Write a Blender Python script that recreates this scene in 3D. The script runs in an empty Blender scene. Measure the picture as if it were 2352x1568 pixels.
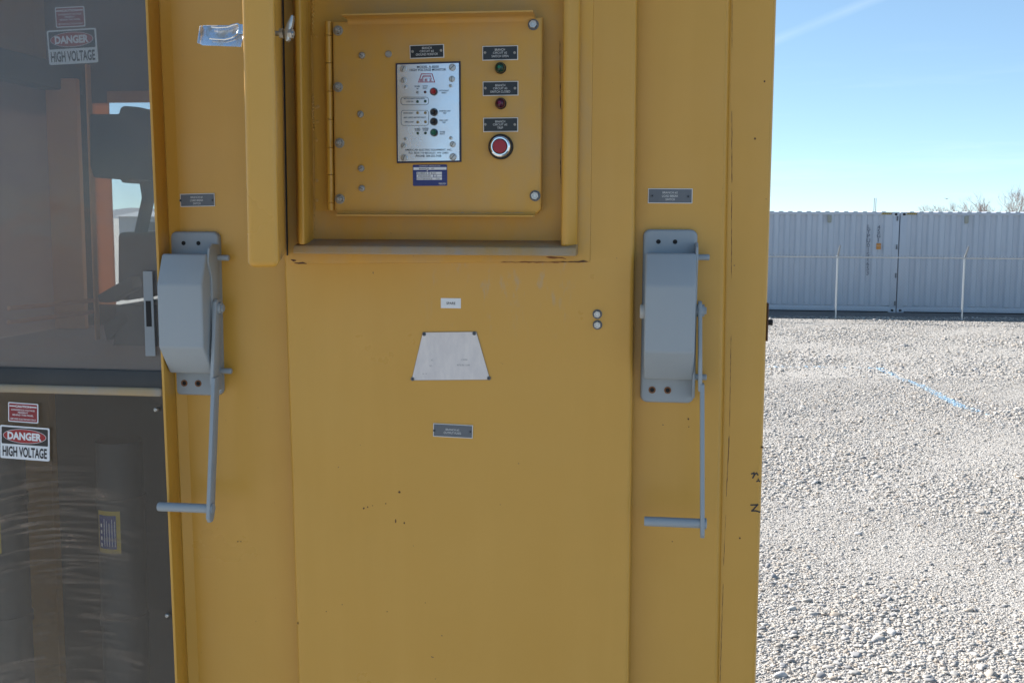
import bpy, bmesh, math, random
import numpy as np
from mathutils import Vector, Matrix
random.seed(7); rng = np.random.default_rng(11)
SC = bpy.context.scene; COL = SC.collection
R = math.radians

# ------------------------------------------------------------------ camera, sky, sun, exposure
HC = 2.347                      # eye height above the gravel
FPX = 2531.0; UW, VH = 2352.0, 1568.0
PITCH, YAW, ROLL = R(6.3), R(7.5), R(0.28)
FW = Vector((-math.sin(YAW)*math.cos(PITCH), math.cos(YAW)*math.cos(PITCH), -math.sin(PITCH)))
RT0 = Vector((math.cos(YAW), math.sin(YAW), 0)); UP0 = RT0.cross(FW)
RT = RT0*math.cos(ROLL) + UP0*math.sin(ROLL); UP = UP0*math.cos(ROLL) - RT0*math.sin(ROLL)
cam = bpy.data.cameras.new('camera'); cam.lens = 36*FPX/UW; cam.sensor_width = 36
cam.clip_start = 0.05; cam.clip_end = 20000
cob = bpy.data.objects.new('camera', cam); COL.objects.link(cob)
M = Matrix((RT, UP, -FW)).transposed().to_4x4(); M.translation = (0, 0, HC); cob.matrix_world = M
SC.camera = cob
SUN_AZ, SUN_EL = R(-56), R(32)
SC.view_settings.view_transform = 'Standard'; SC.view_settings.look = 'None'
SC.view_settings.gamma = 1; SC.view_settings.exposure = 1.45

def ray(u, v): return FW + RT*((u-UW/2)/FPX) + UP*(-(v-VH/2)/FPX)
def W(u, v, Y):                 # photo measurement on the plane y = Y
    r = ray(u, v); p = r*(Y/r.y); p.z += HC; return p
def G(u, v, z=0.0):             # photo measurement on the ground
    r = ray(u, v); p = r*((z-HC)/r.z); p.z = z; return p

world = bpy.data.worlds.new('World'); SC.world = world; world.use_nodes = True
wn, wl = world.node_tree.nodes, world.node_tree.links
bg = wn['Background']; sky = wn.new('ShaderNodeTexSky'); sky.sky_type = 'NISHITA'; sky.sun_disc = False
sky.sun_elevation = SUN_EL; sky.sun_rotation = SUN_AZ; sky.altitude = 5000; sky.air_density = 1.0
sky.dust_density = 0.0; sky.ozone_density = 2.6
bg.inputs['Strength'].default_value = 0.118
def wmath(op, a, b=None, clamp=False):
    n = wn.new('ShaderNodeMath'); n.operation = op; n.use_clamp = clamp
    for i, x in enumerate((a, b)):
        if x is None: continue
        if isinstance(x, (int, float)): n.inputs[i].default_value = x
        else: wl.new(x, n.inputs[i])
    return n.outputs[0]
def wdot(vec, v):
    n = wn.new('ShaderNodeVectorMath'); n.operation = 'DOT_PRODUCT'; wl.new(vec, n.inputs[0]); n.inputs[1].default_value = v
    return n.outputs['Value']
tc = wn.new('ShaderNodeTexCoord'); dirv = tc.outputs['Generated']
ca, cb = ray(1740, 110).normalized(), ray(2010, -2).normalized()      # the contrail: a thin great-circle band high in the sky
nrm = ca.cross(cb).normalized(); mid = ca
nz = wn.new('ShaderNodeTexNoise'); nz.inputs['Scale'].default_value = 14; nz.inputs['Detail'].default_value = 4
wl.new(dirv, nz.inputs['Vector'])
d0 = wmath('ABSOLUTE', wdot(dirv, nrm))
band = wmath('SUBTRACT', 1.0, wmath('DIVIDE', d0, 0.0055), True)
band = wmath('MULTIPLY', band, wmath('MULTIPLY', wmath('SUBTRACT', wdot(dirv, mid), 0.6, True), nz.outputs['Fac']))
band = wmath('MULTIPLY', band, 0.5, True)
mp = wn.new('ShaderNodeMapping'); mp.inputs['Scale'].default_value = (2.2, 2.2, 26); wl.new(dirv, mp.inputs['Vector'])
n2 = wn.new('ShaderNodeTexNoise'); n2.inputs['Scale'].default_value = 2.0; n2.inputs['Detail'].default_value = 5; n2.inputs['Roughness'].default_value = 0.62
wl.new(mp.outputs[0], n2.inputs['Vector'])
cir = wmath('MULTIPLY', wmath('SUBTRACT', n2.outputs['Fac'], 0.56, True), 0.9)
sep = wn.new('ShaderNodeSeparateXYZ'); wl.new(dirv, sep.inputs[0])
low = wmath('SUBTRACT', 1.0, wmath('MULTIPLY', wmath('ABSOLUTE', sep.outputs['Z']), 6.0), True)
cir = wmath('MULTIPLY', cir, low, True)
cl = wmath('ADD', band, cir, True)
mx = wn.new('ShaderNodeMixRGB'); wl.new(cl, mx.inputs[0]); wl.new(sky.outputs[0], mx.inputs[1]); mx.inputs[2].default_value = (8, 8.4, 8.6, 1)
gm = wn.new('ShaderNodeGamma'); gm.inputs[1].default_value = 0.65; wl.new(mx.outputs[0], gm.inputs[0])
tn = wn.new('ShaderNodeMixRGB'); tn.blend_type = 'MULTIPLY'; tn.inputs[0].default_value = 1; tn.inputs[2].default_value = (0.89, 1.035, 1.06, 1)
wl.new(gm.outputs[0], tn.inputs[1]); wl.new(tn.outputs[0], bg.inputs['Color'])

sd = bpy.data.lights.new('sun', 'SUN'); sd.energy = 4.0; sd.angle = R(0.5); sd.color = (1, 0.975, 0.94)
so = bpy.data.objects.new('sun', sd); COL.objects.link(so)
sv = Vector((math.sin(SUN_AZ)*math.cos(SUN_EL), math.cos(SUN_AZ)*math.cos(SUN_EL), math.sin(SUN_EL)))
so.rotation_euler = sv.to_track_quat('Z', 'Y').to_euler(); so.location = (-20, 30, 30)

# ------------------------------------------------------------------ helpers
def tag(o, label=None, cat=None, group=None, kind=None):
    if label: o['label'] = label
    if cat: o['category'] = cat
    if group: o['group'] = group
    if kind: o['kind'] = kind
    return o
WM = {}
def empty(name, loc=(0, 0, 0), rot=(0, 0, 0)):
    o = bpy.data.objects.new(name, None); COL.objects.link(o); o.empty_display_size = 0.05
    o.location = loc; o.rotation_euler = rot
    return o
def mw(o):
    m = Matrix.LocRotScale(o.location, o.rotation_euler, o.scale)
    return mw(o.parent) @ o.matrix_parent_inverse @ m if o.parent else m
def obj(name, bm, mats, parent=None, local=True, smooth=True, angle=32):
    me = bpy.data.meshes.new(name)
    bm.normal_update(); bm.to_mesh(me); bm.free()
    for m in (mats if isinstance(mats, (list, tuple)) else [mats]): me.materials.append(m)
    if smooth:
        for p in me.polygons: p.use_smooth = True
        me.set_sharp_from_angle(angle=R(angle))
    o = bpy.data.objects.new(name, me); COL.objects.link(o)
    if parent:
        o.parent = parent
        if not local: o.matrix_parent_inverse = mw(parent).inverted()
    return o
def B(): return bmesh.new()
def _fin(bm, vs, fs, bev, seg, edges=None, mi=0):
    for f in fs: f.material_index = mi
    bmesh.ops.recalc_face_normals(bm, faces=fs)
    if bev:
        es = edges if edges else list({e for f in fs for e in f.edges})
        r = bmesh.ops.bevel(bm, geom=es, offset=bev, segments=seg, profile=0.5, affect='EDGES', clamp_overlap=True)
        for f in r['faces']: f.material_index = mi
def prism(bm, poly, y0, y1, bev=0, seg=3, mi=0, axis='y', back=True):
    """poly of 2D points extruded between y0 and y1 along an axis."""
    def P(a, b, t): return (a, t, b) if axis == 'y' else ((t, a, b) if axis == 'x' else (a, b, t))
    v0 = [bm.verts.new(P(a, b, y0)) for a, b in poly]; v1 = [bm.verts.new(P(a, b, y1)) for a, b in poly]
    n = len(poly); fs = [bm.faces.new(v0), bm.faces.new(v1[::-1])]
    for i in range(n): fs.append(bm.faces.new((v0[i], v1[i], v1[(i+1) % n], v0[(i+1) % n])))
    ed = None
    if bev and not back:
        ed = list(fs[0].edges)
    _fin(bm, v0+v1, fs, bev, seg, ed, mi)
def box(bm, x0, x1, y0, y1, z0, z1, bev=0, seg=2, mi=0):
    prism(bm, [(x0, z0), (x1, z0), (x1, z1), (x0, z1)], y0, y1, bev, seg, mi)
def hexa(bm, pts, bev=0, seg=2, mi=0):     # 8 points: front loop of 4, back loop of 4
    v = [bm.verts.new(p) for p in pts]
    fs = [bm.faces.new(v[:4]), bm.faces.new(v[4:][::-1])]
    for i in range(4): fs.append(bm.faces.new((v[i], v[4+i], v[4+(i+1) % 4], v[(i+1) % 4])))
    _fin(bm, v, fs, bev, seg, None, mi)
def rrect(x0, x1, z0, z1, r, n=4):
    out = []
    for cx, cz, a0 in ((x1-r, z1-r, 0), (x0+r, z1-r, 90), (x0+r, z0+r, 180), (x1-r, z0+r, 270)):
        for i in range(n+1):
            a = R(a0+90*i/n); out.append((cx+r*math.cos(a), cz+r*math.sin(a)))
    return out
def ell(cx, cz, rx, rz, n=40): return [(cx+rx*math.cos(2*math.pi*i/n), cz+rz*math.sin(2*math.pi*i/n)) for i in range(n)]
def lathe(bm, prof, cx=0, cz=0, cy=0, n=24, mi=0):
    """profile of (radius, y); axis along y."""
    rings = []
    fs = []
    for r, y in prof:
        if r < 1e-6: rings.append([bm.verts.new((cx, cy+y, cz))])
        else: rings.append([bm.verts.new((cx+r*math.cos(2*math.pi*i/n), cy+y, cz+r*math.sin(2*math.pi*i/n))) for i in range(n)])
    for a, b in zip(rings, rings[1:]):
        for i in range(n):
            j = (i+1) % n
            if len(a) == 1 and len(b) == 1: continue
            if len(a) == 1: fs.append(bm.faces.new((a[0], b[j], b[i])))
            elif len(b) == 1: fs.append(bm.faces.new((a[i], a[j], b[0])))
            else: fs.append(bm.faces.new((a[i], a[j], b[j], b[i])))
    for f in fs: f.material_index = mi
    bmesh.ops.recalc_face_normals(bm, faces=fs)
def tube(bm, pts, r, n=10, mi=0, cap=True):
    pts = [Vector(p) for p in pts]; rs = r if isinstance(r, (list, tuple)) else [r]*len(pts)
    rings = []; up = None
    for i, p in enumerate(pts):
        t = (pts[min(i+1, len(pts)-1)]-pts[max(i-1, 0)]).normalized()
        if up is None: up = Vector((0, 0, 1)) if abs(t.z) < 0.9 else Vector((1, 0, 0))
        a = t.cross(up).normalized(); b = a.cross(t).normalized(); up = b
        rings.append([bm.verts.new(p+a*rs[i]*math.cos(2*math.pi*k/n)+b*rs[i]*math.sin(2*math.pi*k/n)) for k in range(n)])
    fs = []
    for a, b in zip(rings, rings[1:]):
        for k in range(n): fs.append(bm.faces.new((a[k], a[(k+1) % n], b[(k+1) % n], b[k])))
    if cap and n > 2: fs += [bm.faces.new(rings[0][::-1]), bm.faces.new(rings[-1])]
    for f in fs: f.material_index = mi
    bmesh.ops.recalc_face_normals(bm, faces=fs)
def flat(bm, poly, y, mi=0):
    vs = [bm.verts.new((a, y, b)) for a, b in poly]; f = bm.faces.new(vs); f.material_index = mi
    f.normal_update()
    if f.normal.y > 0: f.normal_flip()
_tx = {}
def text(bm, s, cx, cz, w=None, h=None, y=0.0, bold=0.0, mi=0, rot=0.0):
    """centred line of lettering lying in the xz plane, fitted to width w and/or cap height h."""
    key = (s, bold)
    if key not in _tx:
        cu = bpy.data.curves.new('t', 'FONT'); cu.body = s; cu.size = 1; cu.align_x = 'CENTER'; cu.offset = bold
        cu.resolution_u = 3
        o = bpy.data.objects.new('t', cu); me = bpy.data.meshes.new_from_object(o)
        V = [tuple(v.co)[:2] for v in me.vertices]; F = [tuple(p.vertices) for p in me.polygons]
        bpy.data.objects.remove(o); bpy.data.curves.remove(cu); bpy.data.meshes.remove(me); _tx[key] = (V, F)
    V, F = _tx[key]
    x0, x1 = min(v[0] for v in V), max(v[0] for v in V); z0, z1 = min(v[1] for v in V), max(v[1] for v in V)
    sx = w/(x1-x0) if w else None; sz = h/(z1-z0) if h else None
    sx = sx or sz; sz = sz or sx
    c, sn = math.cos(rot), math.sin(rot); vs = []
    for a, b in V:
        a = (a-(x0+x1)/2)*sx; b = (b-(z0+z1)/2)*sz
        vs.append(bm.verts.new((cx+a*c-b*sn, y, cz+a*sn+b*c)))
    for F_ in F:
        try: f = bm.faces.new([vs[i] for i in F_])
        except ValueError: continue
        f.material_index = mi; f.normal_update()
        if f.normal.y > 0: f.normal_flip()
def stroke(bm, pts, w, y, mi=0, closed=False):
    """flat line of width w through 2D points."""
    n = len(pts)
    for i in range(n if closed else n-1):
        a, b = Vector(pts[i]), Vector(pts[(i+1) % n]); d = (b-a)
        if d.length < 1e-9: continue
        d = d.normalized()*w/2; q = Vector((-d.y, d.x))
        flat(bm, [tuple(a-d+q), tuple(a-d-q), tuple(b+d-q), tuple(b+d+q)], y - 0.000008*i, mi)

# ------------------------------------------------------------------ materials
def mat(name, col, rough=0.5, metal=0.0, spec=0.5):
    m = bpy.data.materials.new(name); m.use_nodes = True; p = m.node_tree.nodes['Principled BSDF']
    p.inputs['Base Color'].default_value = (*col, 1); p.inputs['Roughness'].default_value = rough
    p.inputs['Metallic'].default_value = metal; p.inputs['Specular IOR Level'].default_value = spec
    return m
class N:
    """small node-graph builder"""
    def __init__(s, m): s.m = m; s.t = m.node_tree; s.p = s.t.nodes['Principled BSDF']
    def new(s, k, **kw):
        n = s.t.nodes.new(k)
        for a, b in kw.items(): setattr(n, a, b)
        return n
    def link(s, a, b): s.t.links.new(a, b)
    def coord(s, scale=(1, 1, 1), loc=(0, 0, 0), rot=(0, 0, 0)):
        c = s.new('ShaderNodeTexCoord'); mp = s.new('ShaderNodeMapping'); s.link(c.outputs['Object'], mp.inputs[0])
        mp.inputs['Scale'].default_value = scale; mp.inputs['Location'].default_value = loc; mp.inputs['Rotation'].default_value = rot
        return mp.outputs[0]
    def noise(s, sc, det=4, rough=0.55, vec=None, dist=0.0):
        n = s.new('ShaderNodeTexNoise'); n.inputs['Scale'].default_value = sc; n.inputs['Detail'].default_value = det
        n.inputs['Roughness'].default_value = rough; n.inputs['Distortion'].default_value = dist
        s.link(vec if vec is not None else s.coord(), n.inputs['Vector']); return n.outputs['Fac']
    def ramp(s, x, a, b, lo=0.0, hi=1.0):
        n = s.new('ShaderNodeMapRange'); n.inputs[1].default_value = a; n.inputs[2].default_value = b
        n.inputs[3].default_value = lo; n.inputs[4].default_value = hi; s.link(x, n.inputs[0]); return n.outputs[0]
    def mix(s, f, a, b, mode='MIX'):
        n = s.new('ShaderNodeMixRGB', blend_type=mode)
        for i, x in enumerate((f, a, b)):
            if isinstance(x, (int, float)): n.inputs[i].default_value = x
            elif isinstance(x, tuple): n.inputs[i].default_value = (*x, 1)
            else: s.link(x, n.inputs[i])
        return n.outputs[0]
    def math(s, op, a, b=0.0):
        n = s.new('ShaderNodeMath', operation=op)
        for i, x in enumerate((a, b)):
            if isinstance(x, (int, float)): n.inputs[i].default_value = x
            else: s.link(x, n.inputs[i])
        return n.outputs[0]
    def bump(s, h, strength=0.2, dist=0.01, normal=None):
        n = s.new('ShaderNodeBump'); n.inputs['Strength'].default_value = strength; n.inputs['Distance'].default_value = dist
        s.link(h, n.inputs['Height'])
        if normal is not None: s.link(normal, n.inputs['Normal'])
        return n.outputs[0]
    def set(s, k, v): s.link(v, s.p.inputs[k])

def paint(name, c1, c2, chip=(0.09, 0.05, 0.03), dust=None, rough=0.42, chips=True, wear=None, dust_amt=0.5):
    m = mat(name, c1, rough); n = N(m)
    c = n.mix(n.ramp(n.noise(2.2, 6, 0.6), 0.3, 0.72), c1, c2)
    st = n.noise(5, 5, 0.6, n.coord((3.0, 3.0, 0.25)))
    c = n.mix(n.ramp(st, 0.5, 0.85, 0, 0.3), c, tuple(x*1.12+0.012 for x in c2))
    if dust:
        dn = n.noise(9, 7, 0.7, n.coord((1, 1, 0.6)))
        c = n.mix(n.ramp(dn, 0.38, 0.66, 0, dust_amt), c, dust)
    if wear:                   # scuffed streaks in one stretch of the sheet, given as (x0, x1, z0, z1)
        x0, x1, z0, z1 = wear
        tcn = n.new('ShaderNodeTexCoord'); sp = n.new('ShaderNodeSeparateXYZ'); n.link(tcn.outputs['Object'], sp.inputs[0])
        ax = n.math('MULTIPLY', n.ramp(sp.outputs[0], x0, x0+0.08), n.ramp(sp.outputs[0], x1, x1-0.08))
        az = n.math('MULTIPLY', n.ramp(sp.outputs[2], z0, z0+0.1), n.ramp(sp.outputs[2], z1, z1-0.005))
        wv = n.noise(34, 6, 0.7, n.coord((1.6, 1, 0.45)))
        msk = n.math('MULTIPLY', n.math('MULTIPLY', ax, az), n.ramp(wv, 0.56, 0.66))
        c = n.mix(n.math('MULTIPLY', msk, 0.36), c, (0.34, 0.31, 0.25))
    if chips:
        ch = n.noise(95, 2, 0.5)
        c = n.mix(n.ramp(ch, 0.79, 0.805), c, chip)
    n.set('Base Color', c)
    n.set('Roughness', n.ramp(n.noise(6, 5), 0.3, 0.7, rough-0.06, rough+0.12))
    b1 = n.bump(n.noise(4.5, 2, 0.4), 0.22, 0.02)
    b2 = n.bump(n.noise(260, 2, 0.5), 0.06, 0.0006, b1)
    n.set('Normal', b2)
    return m
YC1, YC2 = (0.525, 0.276, 0.037), (0.545, 0.296, 0.049)
M_YEL = paint('yellow_paint', YC1, YC2, rough=0.33)
M_YELW = paint('yellow_paint_scuffed', YC1, YC2, rough=0.33, wear=(-0.42, -0.10, HC-0.22, HC-0.058))
M_YELD = paint('yellow_paint_dusty', YC1, YC2, dust=(0.30, 0.26, 0.20), rough=0.55, dust_amt=0.3)
M_SILL = paint('weathered_sill_paint', (0.42, 0.25, 0.07), (0.36, 0.24, 0.10), dust=(0.28, 0.265, 0.24), rough=0.65, dust_amt=0.9)
M_RAIL = paint('weathered_rail_paint', (0.36, 0.25, 0.12), (0.33, 0.26, 0.16), dust=(0.27, 0.26, 0.24), rough=0.65, dust_amt=0.85)
M_GREY = paint('switch_grey_paint', (0.265, 0.305, 0.335), (0.295, 0.33, 0.355), chip=(0.13, 0.135, 0.14), rough=0.5)
M_GREYL = mat('pale_grey_plastic', (0.42, 0.43, 0.42), 0.5)
M_STRIKE = mat('strike_grey', (0.22, 0.245, 0.265), 0.5)
M_RUST = mat('rust', (0.095, 0.045, 0.026), 0.9)
M_RUSTL = mat('light_rust', (0.20, 0.085, 0.035), 0.9)
M_BLACK = mat('black_hole', (0.008, 0.008, 0.009), 0.8)
M_GASKET = mat('black_rubber', (0.012, 0.012, 0.012), 0.7)
M_DARK = paint('dark_mechanism', (0.022, 0.026, 0.03), (0.04, 0.044, 0.046), chips=False, rough=0.6)
M_ORANGE = paint('orange_primer', (0.60, 0.22, 0.07), (0.52, 0.22, 0.09), chips=False, rough=0.7)
M_INSIDE = paint('inner_dusty_wall', (0.42, 0.26, 0.17), (0.32, 0.24, 0.19), dust=(0.34, 0.30, 0.27), chips=False, rough=0.8)
M_CHROME = mat('zinc_plate', (0.72, 0.74, 0.76), 0.16, 1.0)
M_LATCH = mat('tarnished_zinc_plate', (0.72, 0.74, 0.76), 0.3, 1.0)
n = N(M_LATCH); f_ = n.ramp(n.noise(75, 5, 0.7), 0.44, 0.60); n.set('Roughness', n.ramp(f_, 0, 1, 0.22, 0.6)); n.set('Base Color', n.mix(f_, (0.72, 0.75, 0.80), (0.50, 0.48, 0.44)))
M_ZINC = mat('dull_zinc', (0.46, 0.47, 0.46), 0.38, 1.0)
n = N(M_ZINC); n.set('Roughness', n.ramp(n.noise(180, 4), 0.3, 0.7, 0.28, 0.55)); n.set('Base Color', n.mix(n.noise(120, 4), (0.30, 0.30, 0.29), (0.62, 0.63, 0.62)))
M_BOLTP = mat('weathered_bolt', (0.34, 0.34, 0.31), 0.55, 0.35)
n = N(M_BOLTP); n.set('Base Color', n.mix(n.noise(150, 4), (0.22, 0.19, 0.14), (0.42, 0.42, 0.40)))
M_SLOT = mat('slot_shadow', (0.05, 0.05, 0.05), 0.7)
M_LAMB = mat('black_laminate', (0.010, 0.011, 0.013), 0.32)
M_LAMG = mat('grey_laminate', (0.095, 0.11, 0.13), 0.5)
n = N(M_LAMG); n.set('Base Color', n.mix(n.noise(70, 5, 0.7), (0.085, 0.098, 0.115), (0.125, 0.14, 0.158)))
M_CORE = mat('white_core', (0.62, 0.62, 0.60), 0.6)
M_LETW = mat('white_lettering', (0.66, 0.66, 0.64), 0.6)
M_LETK = mat('black_lettering', (0.012, 0.013, 0.018), 0.5)
M_LETD = mat('faded_grey_lettering', (0.20, 0.20, 0.22), 0.6)
M_FACE = mat('satin_faceplate', (0.66, 0.71, 0.78), 0.2, 0.85)
n = N(M_FACE); n.set('Roughness', n.ramp(n.noise(14, 5), 0.3, 0.7, 0.16, 0.30))
M_NAVY = mat('navy_border', (0.012, 0.016, 0.045), 0.4)
M_BLUE = mat('blue_label', (0.016, 0.032, 0.16), 0.35)
M_WHITE = mat('white_vinyl', (0.66, 0.68, 0.70), 0.4)
M_RED = mat('red_vinyl', (0.29, 0.012, 0.016), 0.4)
M_REDM = mat('caution_maroon', (0.22, 0.010, 0.018), 0.4)
M_KVINYL = mat('black_vinyl', (0.014, 0.014, 0.016), 0.4)
M_LOGO = mat('logo_red', (0.30, 0.02, 0.04), 0.5)
M_BTN = {'red': mat('red_button', (0.28, 0.012, 0.012), 0.35), 'black': mat('black_button', (0.008, 0.008, 0.009), 0.3),
         'green': mat('green_button', (0.006, 0.10, 0.055), 0.35), 'trip': mat('trip_button_red', (0.30, 0.014, 0.028), 0.42)}
M_LED = {'grey': mat('clear_led', (0.25, 0.24, 0.22), 0.25), 'red': mat('dark_red_led', (0.06, 0.004, 0.008), 0.2),
         'green': mat('dark_green_led', (0.01, 0.045, 0.02), 0.2), 'amber': mat('amber_led', (0.24, 0.17, 0.07), 0.25)}
M_LENSG = mat('green_lens', (0.003, 0.035, 0.024), 0.10); M_LENSR = mat('red_lens', (0.05, 0.004, 0.018), 0.10)
M_LENSG2 = mat('green_lens_core', (0.004, 0.16, 0.09), 0.3); M_LENSR2 = mat('red_lens_core', (0.17, 0.006, 0.06), 0.3)
M_PLATE = mat('worn_aluminium_plate', (0.50, 0.47, 0.46), 0.5, 0.15)
n = N(M_PLATE); n.set('Base Color', n.mix(n.ramp(n.noise(55, 6, 0.7, n.coord((1, 1, 0.35))), 0.35, 0.65), (0.56, 0.53, 0.53), (0.66, 0.62, 0.60)))
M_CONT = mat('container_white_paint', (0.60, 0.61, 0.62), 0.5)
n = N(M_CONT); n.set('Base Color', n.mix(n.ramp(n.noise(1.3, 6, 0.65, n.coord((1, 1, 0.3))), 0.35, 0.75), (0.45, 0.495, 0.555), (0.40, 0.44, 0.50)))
M_GALV = mat('galvanised_steel', (0.50, 0.52, 0.53), 0.4, 0.7)
M_TWIG = mat('haze_pale_twig', (0.30, 0.23, 0.20), 0.9)
n = N(M_TWIG); n.set('Base Color', n.mix(n.noise(1.2, 3), (0.42, 0.32, 0.25), (0.36, 0.31, 0.32)))  # twigs paled: bloom and haze put into the colour
M_TRUNK = mat('tree_bark', (0.15, 0.115, 0.09), 0.95)

def barrier(name, c1, c2, amt):      # glass-polyester barrier sheet: a little light comes through it
    m = paint(name, c1, c2, chips=False, rough=0.7); n = N(m); out = m.node_tree.nodes['Material Output']
    tl = n.new('ShaderNodeBsdfTranslucent'); tl.inputs[0].default_value = (*c1, 1); mxs = n.new('ShaderNodeMixShader'); mxs.inputs[0].default_value = amt
    n.link(n.p.outputs[0], mxs.inputs[1]); n.link(tl.outputs[0], mxs.inputs[2]); n.link(mxs.outputs[0], out.inputs['Surface'])
    return m
M_BARW = barrier('mauve_barrier_sheet', (0.40, 0.29, 0.25), (0.34, 0.27, 0.25), 0.5)
M_BARO = barrier('orange_barrier_sheet', (0.60, 0.33, 0.17), (0.55, 0.32, 0.18), 0.5)
M_BOARD = paint('bright_orange_board', (0.80, 0.36, 0.13), (0.74, 0.34, 0.15), chips=False, rough=0.7)
M_BROWN = paint('dark_inner_back', (0.13, 0.09, 0.075), (0.10, 0.08, 0.07), chips=False, rough=0.8)
M_PALE = paint('pale_inner_paint', (0.66, 0.60, 0.50), (0.60, 0.54, 0.45), chips=False, rough=0.7)
def pane_mat(name, dirt, dcol, scratched):
    m = bpy.data.materials.new(name); m.use_nodes = True; t = m.node_tree; N_ = N(m)
    out = t.nodes['Material Output']; t.nodes.remove(t.nodes['Principled BSDF'])
    tr = N_.new('ShaderNodeBsdfTransparent'); tr.inputs[0].default_value = (0.93, 0.945, 0.945, 1)
    df = N_.new('ShaderNodeBsdfDiffuse'); tl = N_.new('ShaderNodeBsdfTranslucent'); gl = N_.new('ShaderNodeBsdfGlossy')
    for x in (df, tl): x.inputs[0].default_value = (*dcol, 1)
    gl.inputs['Roughness'].default_value = 0.05
    ds = N_.new('ShaderNodeMixShader'); ds.inputs[0].default_value = 0.55
    N_.link(df.outputs[0], ds.inputs[1]); N_.link(tl.outputs[0], ds.inputs[2])
    f = N_.ramp(N_.noise(3.2, 6, 0.65), 0.3, 0.72, dirt*0.7, dirt*1.3)
    fine = N_.ramp(N_.noise(150, 4, 0.75), 0.62, 0.85, 0, 0.22)
    f = N_.math('ADD', f, fine)
    wav = N_.noise(6, 3, 0.5, N_.coord((1, 1, 1.3)))
    bmp = N_.bump(wav, 0.25, 0.01)
    if scratched:              # wiped arcs of fine scratches, low on the sheet
        tcn = N_.new('ShaderNodeTexCoord'); sp = N_.new('ShaderNodeSeparateXYZ'); N_.link(tcn.outputs['Object'], sp.inputs[0])
        xx = N_.math('ADD', sp.outputs[0], 1.12); bow = N_.math('MULTIPLY', N_.math('MULTIPLY', xx, xx), 0.9)
        zz_ = N_.math('ADD', N_.math('ADD', sp.outputs[2], bow), N_.math('MULTIPLY', sp.outputs[0], -0.10))
        cv = N_.new('ShaderNodeCombineXYZ'); N_.link(N_.math('MULTIPLY', sp.outputs[0], 5.5), cv.inputs[0]); N_.link(N_.math('MULTIPLY', zz_, 92), cv.inputs[2])
        st = N_.noise(1.0, 4, 0.62, cv.outputs[0], 0.35)
        patch = N_.math('MULTIPLY', N_.ramp(N_.noise(5.5, 5, 0.7), 0.38, 0.60), N_.ramp(N_.noise(26, 4, 0.7), 0.30, 0.62, 0.35, 1))
        lowm = N_.math('MULTIPLY', N_.ramp(sp.outputs[2], HC-0.40, HC-0.56), N_.ramp(sp.outputs[0], -0.93, -1.03, 0.12, 1))
        s1 = N_.math('MULTIPLY', N_.ramp(st, 0.47, 0.68), patch)
        f = N_.math('ADD', f, N_.math('MULTIPLY', N_.math('MULTIPLY', s1, lowm), 0.95))
        bmp = N_.bump(N_.noise(17, 5, 0.65), 0.5, 0.006, bmp)
        sc = N_.noise(60, 3, 0.6, N_.coord((4, 1, 0.5), rot=(0, 0.5, 0)))
        f = N_.math('ADD', f, N_.ramp(sc, 0.70, 0.80, 0, 0.25))
    N_.link(bmp, gl.inputs['Normal'])
    m1 = N_.new('ShaderNodeMixShader'); N_.link(f, m1.inputs[0]); N_.link(tr.outputs[0], m1.inputs[1]); N_.link(ds.outputs[0], m1.inputs[2])
    fr = N_.new('ShaderNodeFresnel'); fr.inputs['IOR'].default_value = 1.5
    fa = N_.math('MULTIPLY', fr.outputs[0], 0.6)
    m2 = N_.new('ShaderNodeMixShader'); N_.link(fa, m2.inputs[0]); N_.link(m1.outputs[0], m2.inputs[1]); N_.link(gl.outputs[0], m2.inputs[2])
    N_.link(m2.outputs[0], out.inputs['Surface'])
    return m
M_PANE = pane_mat('hazy_polycarbonate', 0.22, (0.54, 0.52, 0.51), False)
M_PANEB = pane_mat('rear_polycarbonate', 0.03, (0.35, 0.35, 0.35), False)
M_PANEL = pane_mat('scratched_polycarbonate', 0.055, (0.40, 0.32, 0.255), True)

# ------------------------------------------------------------------ ground, hills
m = mat('gravel_ground', (0.36, 0.33, 0.29), 0.95); n = N(m)
v1 = n.new('ShaderNodeTexVoronoi'); v1.inputs['Scale'].default_value = 62; n.link(n.coord(), v1.inputs['Vector'])
v2 = n.new('ShaderNodeTexVoronoi'); v2.inputs['Scale'].default_value = 150; n.link(n.coord(), v2.inputs['Vector'])
hsv = n.new('ShaderNodeSeparateColor'); n.link(v1.outputs['Color'], hsv.inputs[0])
c = n.mix(n.ramp(hsv.outputs[0], 0, 1), (0.37, 0.34, 0.30), (0.54, 0.495, 0.44))
c = n.mix(n.ramp(n.noise(0.25, 5), 0.35, 0.7, 0, 0.5), c, (0.47, 0.43, 0.38))
n.set('Base Color', c)
hgt = n.math('ADD', n.math('MULTIPLY', v1.outputs['Distance'], -1.0), n.math('MULTIPLY', v2.outputs['Distance'], -0.4))
n.set('Normal', n.bump(hgt, 0.8, 0.012))
M_GROUND = m
bm = B(); S = 6000
# one sheet to the horizon, finer near the yard and very slightly uneven
xs = [-S, -400, -60] + [x for x in range(-14, 31, 2)] + [60, 400, S]
ys = [-S, -400, -60] + [y for y in range(-14, 41, 2)] + [90, 400, S]
gv = [[bm.verts.new((x, y, 0.0)) for x in xs] for y in ys]
for j in range(len(ys)-1):
    for i in range(len(xs)-1): bm.faces.new((gv[j][i], gv[j][i+1], gv[j+1][i+1], gv[j+1][i]))
tag(obj('ground', bm, M_GROUND, smooth=False), 'pale gravel yard stretching to the horizon', kind='structure')

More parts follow.
